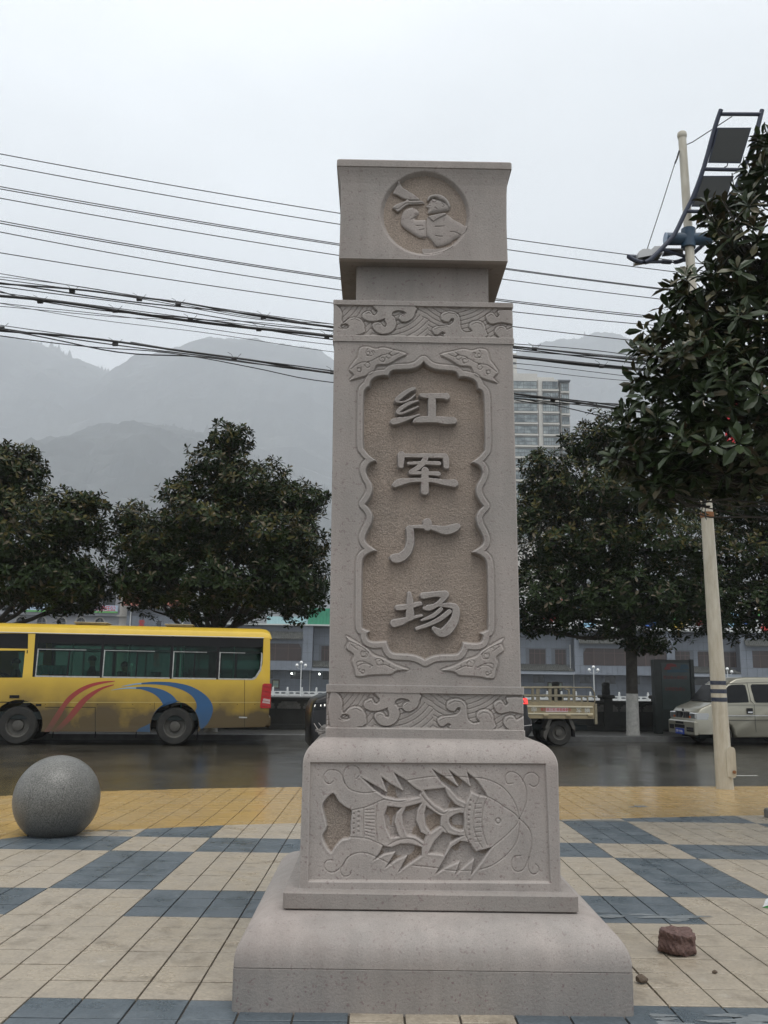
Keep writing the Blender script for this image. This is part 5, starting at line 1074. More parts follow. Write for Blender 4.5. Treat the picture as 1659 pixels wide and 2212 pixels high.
# ---------------------------------------------------------------- tan cargo truck
tb0 = atZ(1212, 1612.5, ROADZ); TC = tb0[1]-M*tb0[0]; to_ = atV(1300, 1600, TC); torg = np.array([to_[0], to_[1], ROADZ]); tr = empty('cargo_truck', torg, TH, label='small tan cargo truck with railed bed and red sticker, right of the monument', cat='truck')
tf = plane_fn(TC, torg, .18188, 1042.4, 1453.8)
TAN = mat('tan bed paint', (.265, .215, .125), .5, var=.12, vscale=5, obj=True); TANL = mat('pale tan edge', (.52, .47, .34), .5); TANR = mat('tan rail paint', (.19, .165, .11), .5, var=.2, vscale=9, obj=True)
BEDW = 1.5; xl = tf(330, 500)[0]; xR = tf(1335, 500)[0]; zt = tf(900, 346)[1]; zb_ = tf(900, 541)[1]
def bedside(y0, y1):
    bd = MB().box(xl, xR, y0, y1, zb_, zt).build('side_board', TAN, tr); s_ = -1 if y0 < .5 else 1; ye = y0 if s_ < 0 else y1
    for cy, h in ((400, .022), (485, .018)):
        z = tf(900, cy)[1]; MB().box(xl+.02, xR-.06, ye-.016*(s_ < 0), ye+.016*(s_ > 0), z-h, z+h, b=.005).build('board_rib', TANL, bd)
    for cx in (750, 1018, 1275):
        x = tf(cx, 505)[0]; z = tf(cx, 503)[1]; MB().box(x-.07, x+.07, ye-.035*(s_ < 0), ye+.035*(s_ > 0), z-.035, z+.03, b=.008).build('hinge', TAN, bd)
    return bd
nb = bedside(0, .035); bedside(BEDW-.035, BEDW)
MB().box(xR-.035, xR, .036, BEDW-.036, zb_, zt).build('tailgate', TAN, tr); MB().box(xl, xl+.03, .036, BEDW-.036, zb_, zt+.35).build('headboard', TAN, tr); MB().box(xl+.03, xR-.036, .036, BEDW-.036, zb_+.02, zb_+.07).build('bed_floor', DARK, tr)
MB().box(xR-.01, xR+.06, -.02, .05, tf(0, 600)[1], tf(0, 350)[1], b=.006).build('corner_post', TANR, tr)
for yy in (.02, BEDW-.02):
    r_ = tf(1290, 172); MB().tube([(xl+.1, yy, tf(0, 174)[1]), (r_[0], yy, r_[1]), (tf(1318, 185)[0], yy, tf(0, 190)[1]), (tf(1332, 215)[0], yy, tf(0, 225)[1]), (tf(1336, 345)[0], yy, zt)], .020, 8).build('top_rail', TANR, tr, smooth=True)
    MB().tube([(xl+.1, yy, tf(0, 268)[1]), (tf(1330, 262)[0], yy, tf(0, 262)[1])], .019, 8).build('middle_rail', TANR, tr, smooth=True)
    for cx, w_ in ((395, .024), (600, .032), (655, .036), (800, .032), (875, .040), (1030, .03), (1090, .040), (1180, .022), (1250, .022)):
        x = tf(cx, 300)[0]; top_ = 268 if cx in (1180, 1250) else 174; MB().box(x-w_, x+w_, yy-.012, yy+.012, zt-.05, tf(0, top_)[1]).build('stake', TANR, tr)
    MB().tube([(tf(975, 172)[0], yy-.01, tf(0, 176)[1]), (tf(1012, 180)[0], yy-.01, tf(0, 185)[1]), (tf(1025, 200)[0], yy-.01, tf(0, 215)[1])], .018, 8).build('rail_bend', TANR, tr)
xw_, zw_ = tf(930, 735); wheel(tr, xw_, .20, .355, .355, .20, rim=.56, hub=RIMD); wheel(tr, xw_, BEDW-.20, .355, .355, .20, near=0, rim=.56); wheel(tr, xl-.9, .16, .33, .33, .18); wheel(tr, xl-.9, BEDW-.16, .33, .33, .18, near=0)
for q in ([(795, 545), (835, 545), (790, 660), (750, 660)], [(1030, 545), (1065, 545), (1110, 640), (1108, 690), (1075, 660)]): side_plate('mudguard_stay', [tf(*p) for p in q], -.05, .3, RIMD, tr)
side_plate('mud_flap', [tf(*p) for p in [(1085, 660), (1108, 680), (1115, 765), (1098, 760)]], -.08, .3, BLK, tr)
side_plate('mudguard', [tf(*p) for p in [(790, 640), (740, 700), (735, 760), (765, 800), (790, 700), (820, 640)]], -.07, .28, RIMD, tr)
MB().box(xl-1.6, xR-.1, .35, .45, .42, .55).box(xl-1.6, xR-.1, BEDW-.45, BEDW-.35, .42, .55).box(xw_-.06, xw_+.06, .3, BEDW-.3, .28, .42).build('chassis', DARK, tr)
cabp = [(xl-1.55, .4), (xl-1.62, .8), (xl-1.5, 1.1), (xl-1.2, 1.7), (xl-.9, 1.78), (xl-.15, 1.76), (xl-.1, .45)]
shell('cab', cabp, BEDW, TAN, tr, lambda z: max(0, z-1.1)*.12); side_plate('cab_window', [(xl-1.35, 1.15), (xl-1.1, 1.6), (xl-.5, 1.6), (xl-.5, 1.15)], .002, .02, DARKGL, tr, lambda z: max(0, z-1.1)*.12)
WTX = mat('worn white lettering', (.50, .50, .46), .6, var=.3, vscale=30); RTX = mat('red lettering', (.45, .03, .04), .6)
zz_ = tf(0, 437)[1]
for ch, cx in (('申', 610), ('车', 1142), ('辆', 1243)):
    o = link('lettering', text_mesh(ch, .17, WTX), tr); o.location = (tf(cx, 437)[0], -.006, zz_)
q = [tf(*p) for p in [(750, 464), (1015, 464), (1015, 406), (750, 406)]]; stk = side_plate('sticker', q, .003, .003, mat('pale sticker', (.50, .40, .40), .6), tr)
o = link('lettering', text_mesh('镇巴县三轮 登载编小车', .085, RTX, .001), stk); o.location = (tf(862, 0)[0], -.006, tf(0, 428)[1])
o = link('lettering', text_mesh('〓\n〓', .04, RTX, .001), stk); o.location = (tf(990, 0)[0], -.006, tf(0, 425)[1])

# ================================================================== FAR PAVEMENT FURNITURE
PARA = mat('dark wet parapet stone', (.018, .018, .015), .7, var=.3, vscale=2.5, bump=.5, bscale=25); PLQ = mat('pale carved plaque', (.095, .093, .084), .8, var=.3, vscale=6, bump=.6, bscale=30)
PCV = 28.0; par = empty('stone_parapet', along(0, PCV, WALKZ), TH, label='dark waist-high stone parapet with pale carved plaques along the far pavement', cat='parapet')
pu = lambda x, y=1500: (lambda p: (p[0]-par.location.x)*math.cos(TH)+(p[1]-par.location.y)*math.sin(TH))(atV(x, y, PCV))
pz = lambda x, y: atV(x, y, PCV)[2]-WALKZ
MB().box(-24, 26, 0, .22, -.05, .87).build('parapet_body', PARA, par); MB().box(-24, 26, -.03, .25, .871, .965, b=.01).build('coping', PARA, par); MB().box(-24, 26, -.05, -.001, -.05, .16, b=.01).build('plinth', PARA, par)
u0 = pu(601); 
for i in range(-17, 28):
    x = u0+i*.80; w_ = .70; z0, z1 = .62, .84
    poly = [(x-.01, z0), (x+w_, z0), (x+w_+.01, z0+.07), (x+w_-.03, z0+.10), (x+w_, z0+.15), (x+w_-.08, z0+.17), (x+w_-.12, z1), (x+.12, z1), (x+.08, z0+.17), (x, z0+.15), (x+.03, z0+.10), (x-.02, z0+.07)]
    MB().prism([(p[0], p[1]) for p in poly], -.03, .0).build('plaque', PLQ, par)
for x in [pu(q) for q in (1312, 1203)]+[pu(1203)-1.72*k for k in (1, 2, 3)]+[pu(1312)+1.8*k for k in (1, 2, 3, 4)]:
    mb = MB().box(x-.15, x+.15, -.06, .28, 0, 1.06, b=.02).box(x-.22, x+.22, -.10, .32, 1.04, 1.16, b=.03)
    mb.lathe([(.13, 1.16), (.14, 1.25), (.12, 1.4), (.135, 1.5), (.11, 1.56), (0, 1.58)], 12, c=(x, .11, 0)); mb.build('parapet_post', PARA, par)
# notice board
SGF = mat('dark green sign metal', (.022, .028, .026), .5, var=.25, vscale=3); SGP = mat('faded poster', (.035, .048, .046), .4, col2=(.05, .07, .068), vscale=1.6)
NB = 26.95; a = atV(1417, 1590, NB); sg = empty('notice_board', (a[0], a[1], WALKZ), TH, label='tall dark notice board with faded red slogans standing right of the whitewashed tree trunk', cat='sign')
def nf(x, y): p = atV(x, y, NB); return ((p[0]-a[0])*math.cos(TH)+(p[1]-a[1])*math.sin(TH), p[2]-WALKZ)
xr1, zt1 = nf(1496, 1426); xl1, zl1 = nf(1417, 1425)
MB().box(0, .22, -.06, .16, 0, zt1, b=.01).build('side_post', SGF, sg); MB().box(.22, xr1, 0, .10, .12, zt1, b=.01).build('board_frame', SGF, sg); MB().box(xr1-.10, xr1+.02, -.03, .13, 0, zt1+.02, b=.01).build('side_post', SGF, sg)
pp = MB().box(.27, xr1-.14, -.012, .0, .75, zt1-.1).build('poster', SGP, sg)
RDK = mat('faded red print', (.17, .03, .03), .6); BDK = mat('faded blue print', (.03, .07, .10), .6)
for (x0, y0, x1, y1, m_) in ((1438, 1434, 1462, 1441, RDK), (1434, 1441, 1450, 1447, RDK), (1440, 1447, 1487, 1453, BDK), (1468, 1436, 1488, 1446, BDK)):
    q = [nf(x0, y1), nf(x1, y1-1), nf(x1-3, y0+1), nf((x0+x1)/2, y0-1), nf(x0+2, y0)]; side_plate('printed_shape', [(p[0], p[1]) for p in q], .016, .003, m_, pp)
for y, t_ in ((1464, '我以真心爱国己'), (1489, '以明星怡感心')):
    o = link('lettering', text_mesh(t_, .118, RDK), pp); c_ = nf(1458, y); o.location = (c_[0], -.016, c_[1])
MB().box(nf(1457, 1560)[0], nf(1462+8, 1560)[0], -.02, .0, nf(0+1460, 1548)[1], nf(1460, 1533)[1]).build('meter_hatch', BLK, sg)
# white balustrade on the far bank
BWH = mat('white balustrade stone', (.50, .51, .50), .7, var=.12, vscale=2); bal = empty('far_balustrade', (0, 108, -1.0), 0, label='long white stone balustrade with oval openings on the far river bank', cat='balustrade')
rsh = [(x, z) for x, z in [(.1, .05), (1.66, .05), (1.66, .55), (.1, .55)]]
ov = lambda cx, cz, a_, b_: [(cx+a_*math.cos(t), cz+b_*math.sin(t)) for t in np.linspace(0, 2*math.pi, 13)[:-1]]
pm = plate('baluster_panel', rsh, [ov(.50, .32, .30, .12), ov(1.26, .32, .30, .12)], .10, BWH)
pst = MB().box(-.11, .11, -.05, .17, 0, .85, b=.02).lathe([(.09, .85), (.12, .90), (.09, 1.02), (0, 1.05)], 8, c=(0, .06, 0)); psm = bpy.data.meshes.new('baluster_post'); psm.from_pydata(pst.v, [], pst.f); psm.materials.append(BWH)
for i in range(-14, 40):
    x = -13.2+i*1.76
    if -3 < x < 15.5 and i % 1 == 0 and False: continue
    link('baluster_panel', pm, bal, (x, 0, 0)); link('baluster_post', psm, bal, (x, 0, 0))
# globe lamps on the far bank
GLOB = mat('opal globe', (.78, .78, .76), .3); WST = mat('white lamp steel', (.6, .61, .6), .4)
def globe_lamp(px, py, label):
    p = at(px, py, 107.6); r0 = empty('globe_lamp', (p[0], 107.6, -1.0), 0, label=label, cat='street lamp', group='three-globe lamps on the far river bank'); h = p[2]+1.0
    MB().tube([(0, 0, 0), (0, 0, h-.25)], .055, 8).build('lamp_post', WST, r0, smooth=True)
    MB().tube([(-.5, 0, h-.5), (-.42, 0, h-.68), (0, 0, h-.75), (.42, 0, h-.68), (.5, 0, h-.5)], .03, 6).build('lamp_arm', WST, r0)
    for dx, dz in ((0, 0), (-.52, -.34), (.52, -.34)): MB().lathe([(.19*math.sin(t), -.19*math.cos(t)) for t in np.linspace(0.01, math.pi-.01, 12)], 16, c=(dx, 0, h+dz)).build('globe', GLOB, r0, smooth=True)
globe_lamp(651, 1431, 'white three-globe lamp between the bus and the monument'); globe_lamp(1282, 1441, 'white three-globe lamp above the truck bed, left of the tree trunk'); globe_lamp(1571, 1445, 'white three-globe lamp half hidden by the cream pole'); globe_lamp(285, 1436, 'white three-globe lamp seen through the bus windows')

# ================================================================== LONG TILED BUILDING (far bank)
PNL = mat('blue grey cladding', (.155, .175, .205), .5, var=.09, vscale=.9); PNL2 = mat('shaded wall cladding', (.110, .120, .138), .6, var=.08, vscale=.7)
WBR = mat('brown shutter glass', (.030, .017, .014), .35, var=.25, vscale=1.5, stretch=(6, 1, 1)); RTL = mat('grey roof tiles', (.070, .073, .066), .8, var=.25, vscale=3); DKW = mat('dark window', (.025, .03, .032), .2)
FASC = mat('pale fascia', (.26, .285, .32), .6, var=.05, vscale=1); PIPE = mat('white downpipe', (.55, .55, .53), .5)
Yb = 120.; lb = empty('long_riverside_building', (0, Yb, 0), 0, label='long blue-grey clad riverside building with brown window bands and small tiled eaves', cat='building')
pmesh = bpy.data.meshes.new('cladding_panel'); _p = MB().box(.02, .70, -.045, 0, .02, 1.08); pmesh.from_pydata(_p.v, [], _p.f); pmesh.materials.append(PNL)
npan = 0; restp = MB()
def clad(x0, x1, z0, z1, y, holes=()):
    global npan
    nx = max(1, round((x1-x0)/.72)); nz = max(1, round((z1-z0)/1.1)); sx, sz = (x1-x0)/nx/.72, (z1-z0)/nz/1.1
    for i in range(nx):
        for j in range(nz):
            x = x0+i*.72*sx; z = z0+j*1.1*sz; xc, zc = x+.36*sx, z+.55*sz
            if any(a_-.2 < xc < b_+.2 and c_-.1 < zc < d_+.1 for a_, b_, c_, d_ in holes): continue
            if npan < 300 and (-16 < x < -5 or 17 < x < 53):
                npan += 1; o = link('cladding_panel', pmesh, lb, (x, y-Yb, z)); o.scale = (sx, 1, sz)
            else: restp.box(x+.012, x+.70*sx, y-Yb-.04, y-Yb, z+.012, z+1.08*sz)
MB().box(-30, 66, 0, 12, 2.1, 8.2).build('upper_storey', PNL2, lb) if False else None
projs = [(-26.5, -9.45), (.9, 14.2), (26.3, 39.4), (49.0, 62.0)]; recs = [(-9.45, .9), (14.2, 26.3), (39.4, 49.0)]
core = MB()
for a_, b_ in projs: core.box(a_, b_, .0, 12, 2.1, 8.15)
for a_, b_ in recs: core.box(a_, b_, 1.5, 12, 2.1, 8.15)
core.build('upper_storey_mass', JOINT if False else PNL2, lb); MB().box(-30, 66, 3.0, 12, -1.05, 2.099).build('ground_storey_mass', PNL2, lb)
MB().box(-30, 66, -.6, 12, 8.16, 8.34).build('roof_slab', mat('white roof edge', (.5, .52, .5), .6), lb)
def windowbay(x0, x1, z0, z1, y, ch=.0, n=4, m=WBR):
    poly = [(x0+ch*.55, z1), (x0, z1-ch), (x0, z0), (x1, z0), (x1, z1-ch), (x1-ch*.55, z1)] if ch else [(x0, z0), (x1, z0), (x1, z1), (x0, z1)]
    w_ = side_plate('window', poly, .05-y+Yb if False else -(y-Yb)+.06, .05, m, lb)
    mb = MB()
    for k in range(1, n): x = x0+(x1-x0)*k/n; mb.box(x-.03, x+.03, y-Yb-.085, y-Yb-.061, z0, z1-(ch if False else 0)-.02)
    mb.box(x0, x1, y-Yb-.085, y-Yb-.0615, z0+(z1-z0)*.72, z0+(z1-z0)*.72+.05); mb.build('mullions', mat('dark brown frame', (.11, .07, .055), .5) if 'dark brown frame' not in bpy.data.materials else bpy.data.materials['dark brown frame'], w_); return w_
def tiles(x0, x1, z0, z1, y0, y1, slant=0.):
    m1 = MB().add([(x0, y0-Yb, z0), (x1+slant, y0-Yb, z0), (x1, y1-Yb, z1), (x0, y1-Yb, z1)], [(0, 1, 2, 3)]).add([(x0, y0-Yb, z0-.08), (x1+slant, y0-Yb, z0-.08), (x1, y1-Yb, z1-.08), (x0, y1-Yb, z1-.08)], [(3, 2, 1, 0)])
    e_ = m1.build('tiled_eave', RTL, lb); mb = MB(); n = int((x1-x0)/.26)
    for k in range(n+1): x = x0+(x1-x0)*k/n; mb.tube([(x, y0-Yb-.03, z0+.02), (x, y1-Yb-.03, z1+.04)], .075, 5)
    mb.build('roof_tiles', RTL, e_, kind='stuff')
for i, (a_, b_) in enumerate(projs):
    q = .0 if i else 0
    clad(a_, b_, 2.12, 3.38, Yb); windowbay(a_+1.25, b_-.55 if i else -11.0, 3.42, 5.68, Yb, ch=.62, n=8)
    clad(a_, a_+1.2, 3.4, 5.7, Yb); clad(b_-.5, b_, 3.4, 5.7, Yb) if i else None
    clad(a_, b_ if i else -10.85, 5.72, 6.28, Yb); tiles(a_+.6, (b_-.4) if i else -10.9, 6.32, 7.3, Yb-.75, Yb+.0)
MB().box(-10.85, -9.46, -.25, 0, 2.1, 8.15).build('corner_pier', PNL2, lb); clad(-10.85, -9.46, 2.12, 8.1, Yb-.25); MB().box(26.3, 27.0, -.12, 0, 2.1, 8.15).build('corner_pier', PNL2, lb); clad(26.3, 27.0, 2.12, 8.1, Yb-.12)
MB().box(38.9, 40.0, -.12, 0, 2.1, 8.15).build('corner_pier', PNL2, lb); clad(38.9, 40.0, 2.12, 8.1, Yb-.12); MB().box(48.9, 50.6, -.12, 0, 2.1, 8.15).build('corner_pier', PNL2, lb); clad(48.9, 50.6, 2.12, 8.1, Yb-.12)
X_ = lambda px, py=1420, Y=121.5: at(px, py, Y)[0]
rw = [[(X_(694), X_(716)), (-4.5, -2.6), (-1.6, .2)], [(14.6, 16.2), (X_(1143), X_(1178)), (X_(1199), X_(1222))], [(X_(1459), X_(1490)), (X_(1507), X_(1548)), (X_(1563), X_(1599))]]
for (a_, b_), ws_ in zip(recs, rw):
    MB().box(a_, b_, -.15, 1.5, 2.1, 2.56).build('fascia', FASC, lb); tiles(a_+.1, b_-.9, 2.62, 3.42, Yb-.25, Yb+1.4, .8)
    clad(a_, b_, 3.45, 7.9, Yb+1.5, [(w0, w1, 3.45, 5.5) for w0, w1 in ws_])
    for w0, w1 in ws_: windowbay(w0, w1, 3.45, 5.5, Yb+1.5, n=3)
for px in (1232, 1541+65):
    x = at(px, 1420, 121.2)[0]; MB().tube([(x, 1.25, 2.5), (x, 1.25, 6.2)], .07, 8).build('downpipe', PIPE, lb)
for px in (669, 1240): x = at(px, 1470, 122.6)[0]; MB().tube([(x, 2.8, -1), (x, 2.8, 2.1)], .07, 8).build('downpipe', PIPE, lb)
clad(-30, 66, -1.0, 2.08, Yb+3.0)
for px0, px1 in ((560, 590), (628, 654), (697, 724), (1152, 1175), (1252, 1275), (1306, 1329), (1367, 1381), (1455, 1475), (1500, 1528), (1590, 1620)):
    x0, x1 = at(px0, 1460, 123)[0], at(px1, 1460, 123)[0]; w_ = MB().box(x0, x1, 2.93, 2.955, .95, 1.98).build('window', DKW, lb); MB().box((x0+x1)/2-.03, (x0+x1)/2+.03, 2.90, 2.929, .95, 1.98).build('mullion', BLK, w_)
BULB = mat('lit bulb', (1, 1, .9), .3, emit=(.9, 1, .9), estr=14)
for px, py, lb_ in ((630, 1455, 'lit bulb under the building soffit nearer the bus'), (690, 1456, 'lit bulb under the building soffit nearer the monument')):
    p = at(px, py, 121); MB().lathe([(.10*math.sin(t), -.10*math.cos(t)) for t in np.linspace(0.01, 3.13, 8)], 10, c=tuple(p)).build('light_bulb', BULB, label=lb_, cat='light bulb')
NBF = mat('dark notice frame', (.06, .045, .035), .5); NBP = mat('notice print', (.20, .30, .30), .6, col2=(.42, .42, .25), vscale=1.5)
for px0, py0, px1, py1, lb_ in ((587, 1468, 604, 1487, 'small framed coloured notice on the far wall beside the bus tail'), (1183, 1474, 1215, 1492, 'wide framed pale notice on the far wall above the truck bed')):
    p0, p1 = at(px0, py1, 122.8), at(px1, py0, 122.8); fr = MB().box(p0[0], p1[0], 122.8, 122.9, p0[2], p1[2]).build('framed_notice', NBF, label=lb_, cat='notice'); MB().box(p0[0]+.15, p1[0]-.15, 122.76, 122.799, p0[2]+.15, p1[2]-.15).build('printed_sheet', NBP, fr)
restp.build('cladding_panels', PNL, lb, kind='stuff')
# corrugated sheds and a painted hoarding on the roof
GRS = mat('green corrugated sheet', (.02, .20, .11), .5, var=.1, vscale=1); CYS = mat('pale cyan sheet', (.30, .46, .48), .5); 
def corr(x0, x1, y, z0, z1, m_, parent, nm):
    mb = MB(); n = int((x1-x0)/.22); vs = []
    for i in range(n+1): x = x0+(x1-x0)*i/n; d = .05*(i % 2); vs += [(x, y+d, z0), (x, y+d, z1)]
    mb.add(vs, [(2*i, 2*i+2, 2*i+3, 2*i+1) for i in range(n)]); return mb.build(nm, m_, parent)
sh = empty('rooftop_shed', (0, 121, 8.35), 0, label='green and cyan corrugated shed on the roof behind the left trees', cat='shed')
corr(-16, -10.4, 0, 0, 1.1, CYS, sh, 'cyan_sheet'); corr(-10.3, -3, -.1, 0, 2.3, GRS, sh, 'green_sheet'); MB().box(-16, -3, .1, 3, 0, 1.05).build('shed_body', CYS, sh)
hb = empty('painted_hoarding', (0, 122, 8.35), 0, label='colourful painted hoarding on the roof glimpsed through the right tree', cat='hoarding')
HM = [mat('hoarding '+n_, c_, .6) for n_, c_ in (('white', (.6, .6, .6)), ('sky', (.25, .45, .6)), ('yellow', (.6, .42, .05)), ('red', (.5, .04, .03)), ('blue', (.06, .16, .5)), ('green', (.08, .32, .08)))]
MB().box(14, 62, 0, .2, 0, 4.6).build('hoarding_board', HM[0], hb)
rr_ = random.Random(4)
for i in range(46):
    x = 14.5+rr_.random()*46; z = .3+rr_.random()*3.4; s_ = rr_.uniform(.5, 1.7); m_ = HM[1+rr_.randrange(5)]; k = rr_.randrange(5, 9)
    side_plate('painted_shape', [(x+s_*rr_.uniform(.6, 1.1)*math.cos(2*math.pi*q/k), min(4.5, max(.1, z+s_*.6*rr_.uniform(.6, 1.1)*math.sin(2*math.pi*q/k)))) for q in range(k)], .01+i*.002, .001, m_, hb)
# second storey mass behind, upper city blocks glimpsed through the crowns
# ---- left: beige block, grey arched building with banner, and the 有爱 building
GRW = mat('grey render', (.24, .245, .26), .8, var=.08, vscale=.8); BEI = mat('beige rendered block', (.36, .34, .31), .8, var=.1, vscale=.8)
def A(px, py, Y=118): p = at(px, py, Y); return p[0], p[2]
ab = empty('arched_building', (0, 118, 0), 0, label='grey rendered building with arched windows and a long slogan banner, seen over the bus roof', cat='building')
xa_, xb_ = A(-40, 1330)[0], A(262, 1330)[0]; zl_ = A(150, 1324)[1]
archs = []
for px in (-15, 4, 44, 89, 132, 174, 215, 256): archs.append(A(px, 1345)[0])
holes = []
for x in archs[1:]: holes.append([(x-.62, -.5), (x+.62, -.5)]+[(x+.62*math.cos(t), 8.6+.75*math.sin(t)) for t in np.linspace(0, math.pi, 9)])
zA_ = A(150, 1334)[1]; holes = [[(x-.60, zA_-3.0), (x+.60, zA_-3.0)]+[(x+.60*math.cos(t), zA_-.65+.65*math.sin(t)) for t in np.linspace(0, math.pi, 9)] for x in archs[1:-1]]
fm = plate('facade', [(xa_, -1), (xb_, -1), (xb_, 15.5), (xa_, 15.5)], holes, .4, GRW); link('facade', fm, ab)
for x in archs[1:-1]:
    w_ = MB().box(x-.6, x+.6, .25, .3, zA_-3.0, zA_).build('window', DKW, ab); MB().box(x-.03, x+.03, .2, .249, zA_-3, zA_).box(x-.6, x+.6, .2, .249, zA_-.75, zA_-.69).build('glazing_bar', GRW, w_)
    rg = [(x+r_*math.cos(t), zA_-.65+r_*1.05*math.sin(t)) for r_, ts in ((.78, np.linspace(0, math.pi, 11)), (.62, np.linspace(math.pi, 0, 11))) for t in ts]; side_plate('arch_surround', rg, .06, .06, BEI, ab)
MB().box(xa_, xb_, -.45, 0, zl_-.35, zl_).build('ledge', GRW, ab); 
for px in (20, 60, 130, 190, 235): x, z = A(px, 1300); MB().box(x-.9, x+.9, -.06, -.001, z-1.2, z+1.2).build('window', DKW, ab)
xb0, zb0 = A(104, 1322); xb1, zb1 = A(258, 1309.5); bn = MB().box(xb0-3, xb1, -.62, -.56, zl_+.02, zb1+.05).build('slogan_banner', mat('banner print', (.30, .42, .58), .6, col2=(.45, .5, .55), vscale=.6), ab)
MB().box(xb0-3, xb1, -.63, -.621, zl_+.03, zl_+.26).build('green_border', mat('banner green', (.10, .33, .08), .6), bn)
for ch, px in (('金', 125), ('有', 203), ('限', 214), ('责', 225), ('任', 236), ('公', 247)):
    o = link('lettering', text_mesh(ch, .80, mat('banner red', (.55, .02, .03), .5) if 'banner red' not in bpy.data.materials else bpy.data.materials['banner red'], .005), bn); x, z = A(px, 1316); o.location = (x, -.65, z)
bb = empty('beige_block', (0, 117, 0), 0, label='narrow beige block between the arched building and the red-eaved building', cat='building'); x0, x1 = A(260, 1300, 117)[0], A(277, 1300, 117)[0]
MB().box(x0, x1, 0, 8, -1, 12.5).build('block_walls', BEI, bb); MB().box(x0-.3, x1+.05, -.3, 0, A(265, 1329, 117)[1]-.2, A(265, 1329, 117)[1]).build('string_course', BEI, bb)
wb = empty('slogan_building', (0, 116, 0), 0, label='blue-grey gable building with 有爱 lettering down its wall and a red tiled eave', cat='building')
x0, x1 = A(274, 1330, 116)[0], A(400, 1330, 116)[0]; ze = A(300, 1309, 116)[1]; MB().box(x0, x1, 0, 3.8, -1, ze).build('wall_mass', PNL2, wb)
n_ = 0
for i in range(11):
    for j in range(8):
        x = x0+i*(x1-x0)/11; 
        o = link('cladding_panel', pmesh, wb, (x, 0, -1+j*1.24)); o.scale = ((x1-x0)/11/.72, 1, 1.24/1.1)
RDT = mat('red clay tiles', (.25, .085, .055), .8, var=.25, vscale=4); ev = MB().add([(x0-.5, -.9, ze-.05), (x1+.5, -.9, ze-.05), (x1+.5, 1.5, ze+1.5), (x0-.5, 1.5, ze+1.5)], [(0, 1, 2, 3)]).build('tiled_roof', RDT, wb); mb = MB()
for k in range(30): x = x0-.5+(x1-x0+1)*k/29; mb.tube([(x, -.95, ze), (x, 1.5, ze+1.57)], .09, 5)
mb.build('roof_tiles', RDT, ev, kind='stuff'); MB().box(x0-.5, x1+.5, -.85, 0, ze-.25, ze-.1).build('eave_board', BEI, wb)
x = A(283, 1330, 116)[0]; MB().tube([(x, -.15, -1), (x, -.15, ze-.2)], .08, 8).build('downpipe', PIPE, wb); x = A(396, 1330, 116)[0]; MB().tube([(x, -.15, -1), (x, -.15, ze-.2)], .08, 8).build('downpipe', PIPE, wb)
LB_ = mat('black wall lettering', (.02, .02, .022), .5); LR_ = mat('red wall lettering', (.55, .03, .03), .5)
for ch, px, py, m_ in (('有', 306, 1332, LB_), ('爱', 306, 1347, LR_), ('心', 306, 1362, LR_), ('讲', 306, 1384, LB_), ('诚', 306, 1398, LB_), ('信', 306, 1412, LB_), ('有', 343, 1348, LB_), ('讲', 338, 1400, LB_), ('良', 338, 1419, LR_), ('心', 338, 1434, LR_)):
    o = link('lettering', text_mesh(ch, .92, m_, .02), wb); x, z = A(px, py, 115.9); o.location = (x, -.10, z)

# ================================================================== TOWER BLOCK
TWW = mat('cream tower render', (.50, .48, .44), .8, var=.06, vscale=.2); TWG = mat('grey tower strip', (.13, .14, .15), .7); TGL = mat('tower glass', (.06, .08, .09), .15, col2=(.32, .36, .36), vscale=.35); TFR = mat('tower frame', (.07, .075, .08), .5)
TY = 234.; tw_ = empty('apartment_tower', (35.3, TY, -1), 0, label='cream high-rise apartment tower with banded windows behind the right trees', cat='building')
def tX(cx): return at(1070+.3552*cx, 850, TY)[0]-35.3
def tZ(cy): return at(1150, 686+.3552*cy, TY+(6 if cy < 445 else 0))[2]+1+(.8 if cy < 445 else 0)
bays = [(tX(60)-6, tX(255), 0., 4), (tX(285), tX(383), .0, 3), (tX(405), tX(455), 1.5, 2)]
MB().box(tX(60)-12, tX(456), 3.0, 20, 0, tZ(432)).build('tower_core', TWG, tw_)
MB().box(tX(60)-12, tX(258), .3, 12, 0, tZ(398)).build('left_stack', TWW, tw_); MB().box(tX(262), tX(385), .3, 12, 0, tZ(432)).build('middle_stack', TWW, tw_); MB().box(tX(403), tX(458), 1.8, 14, 0, tZ(440)).build('right_stack', TWW, tw_)
MB().box(tX(255), tX(440), 4, 14, tZ(440), tZ(405)).box(tX(60)-12, tX(385), 6, 14, tZ(400), tZ(378)).build('roof_parapet', TWW, tw_); MB().box(tX(60)-12, tX(143), 3, 12, tZ(398), tZ(258)).build('stair_tower', TWW, tw_)
MB().box(tX(110), tX(137), 2.9, 3.05, tZ(325), tZ(312)).build('vent', TWG, tw_); MB().box(tX(380), tX(462), .5, 6, tZ(436), tZ(430)).build('roof_canopy', TWG, tw_)
MB().tube([(tX(100), 5, tZ(258)), (tX(100), 5, tZ(190))], .25, 6).build('roof_mast', RED, tw_)
fl = (tZ(500)-tZ(568)); 
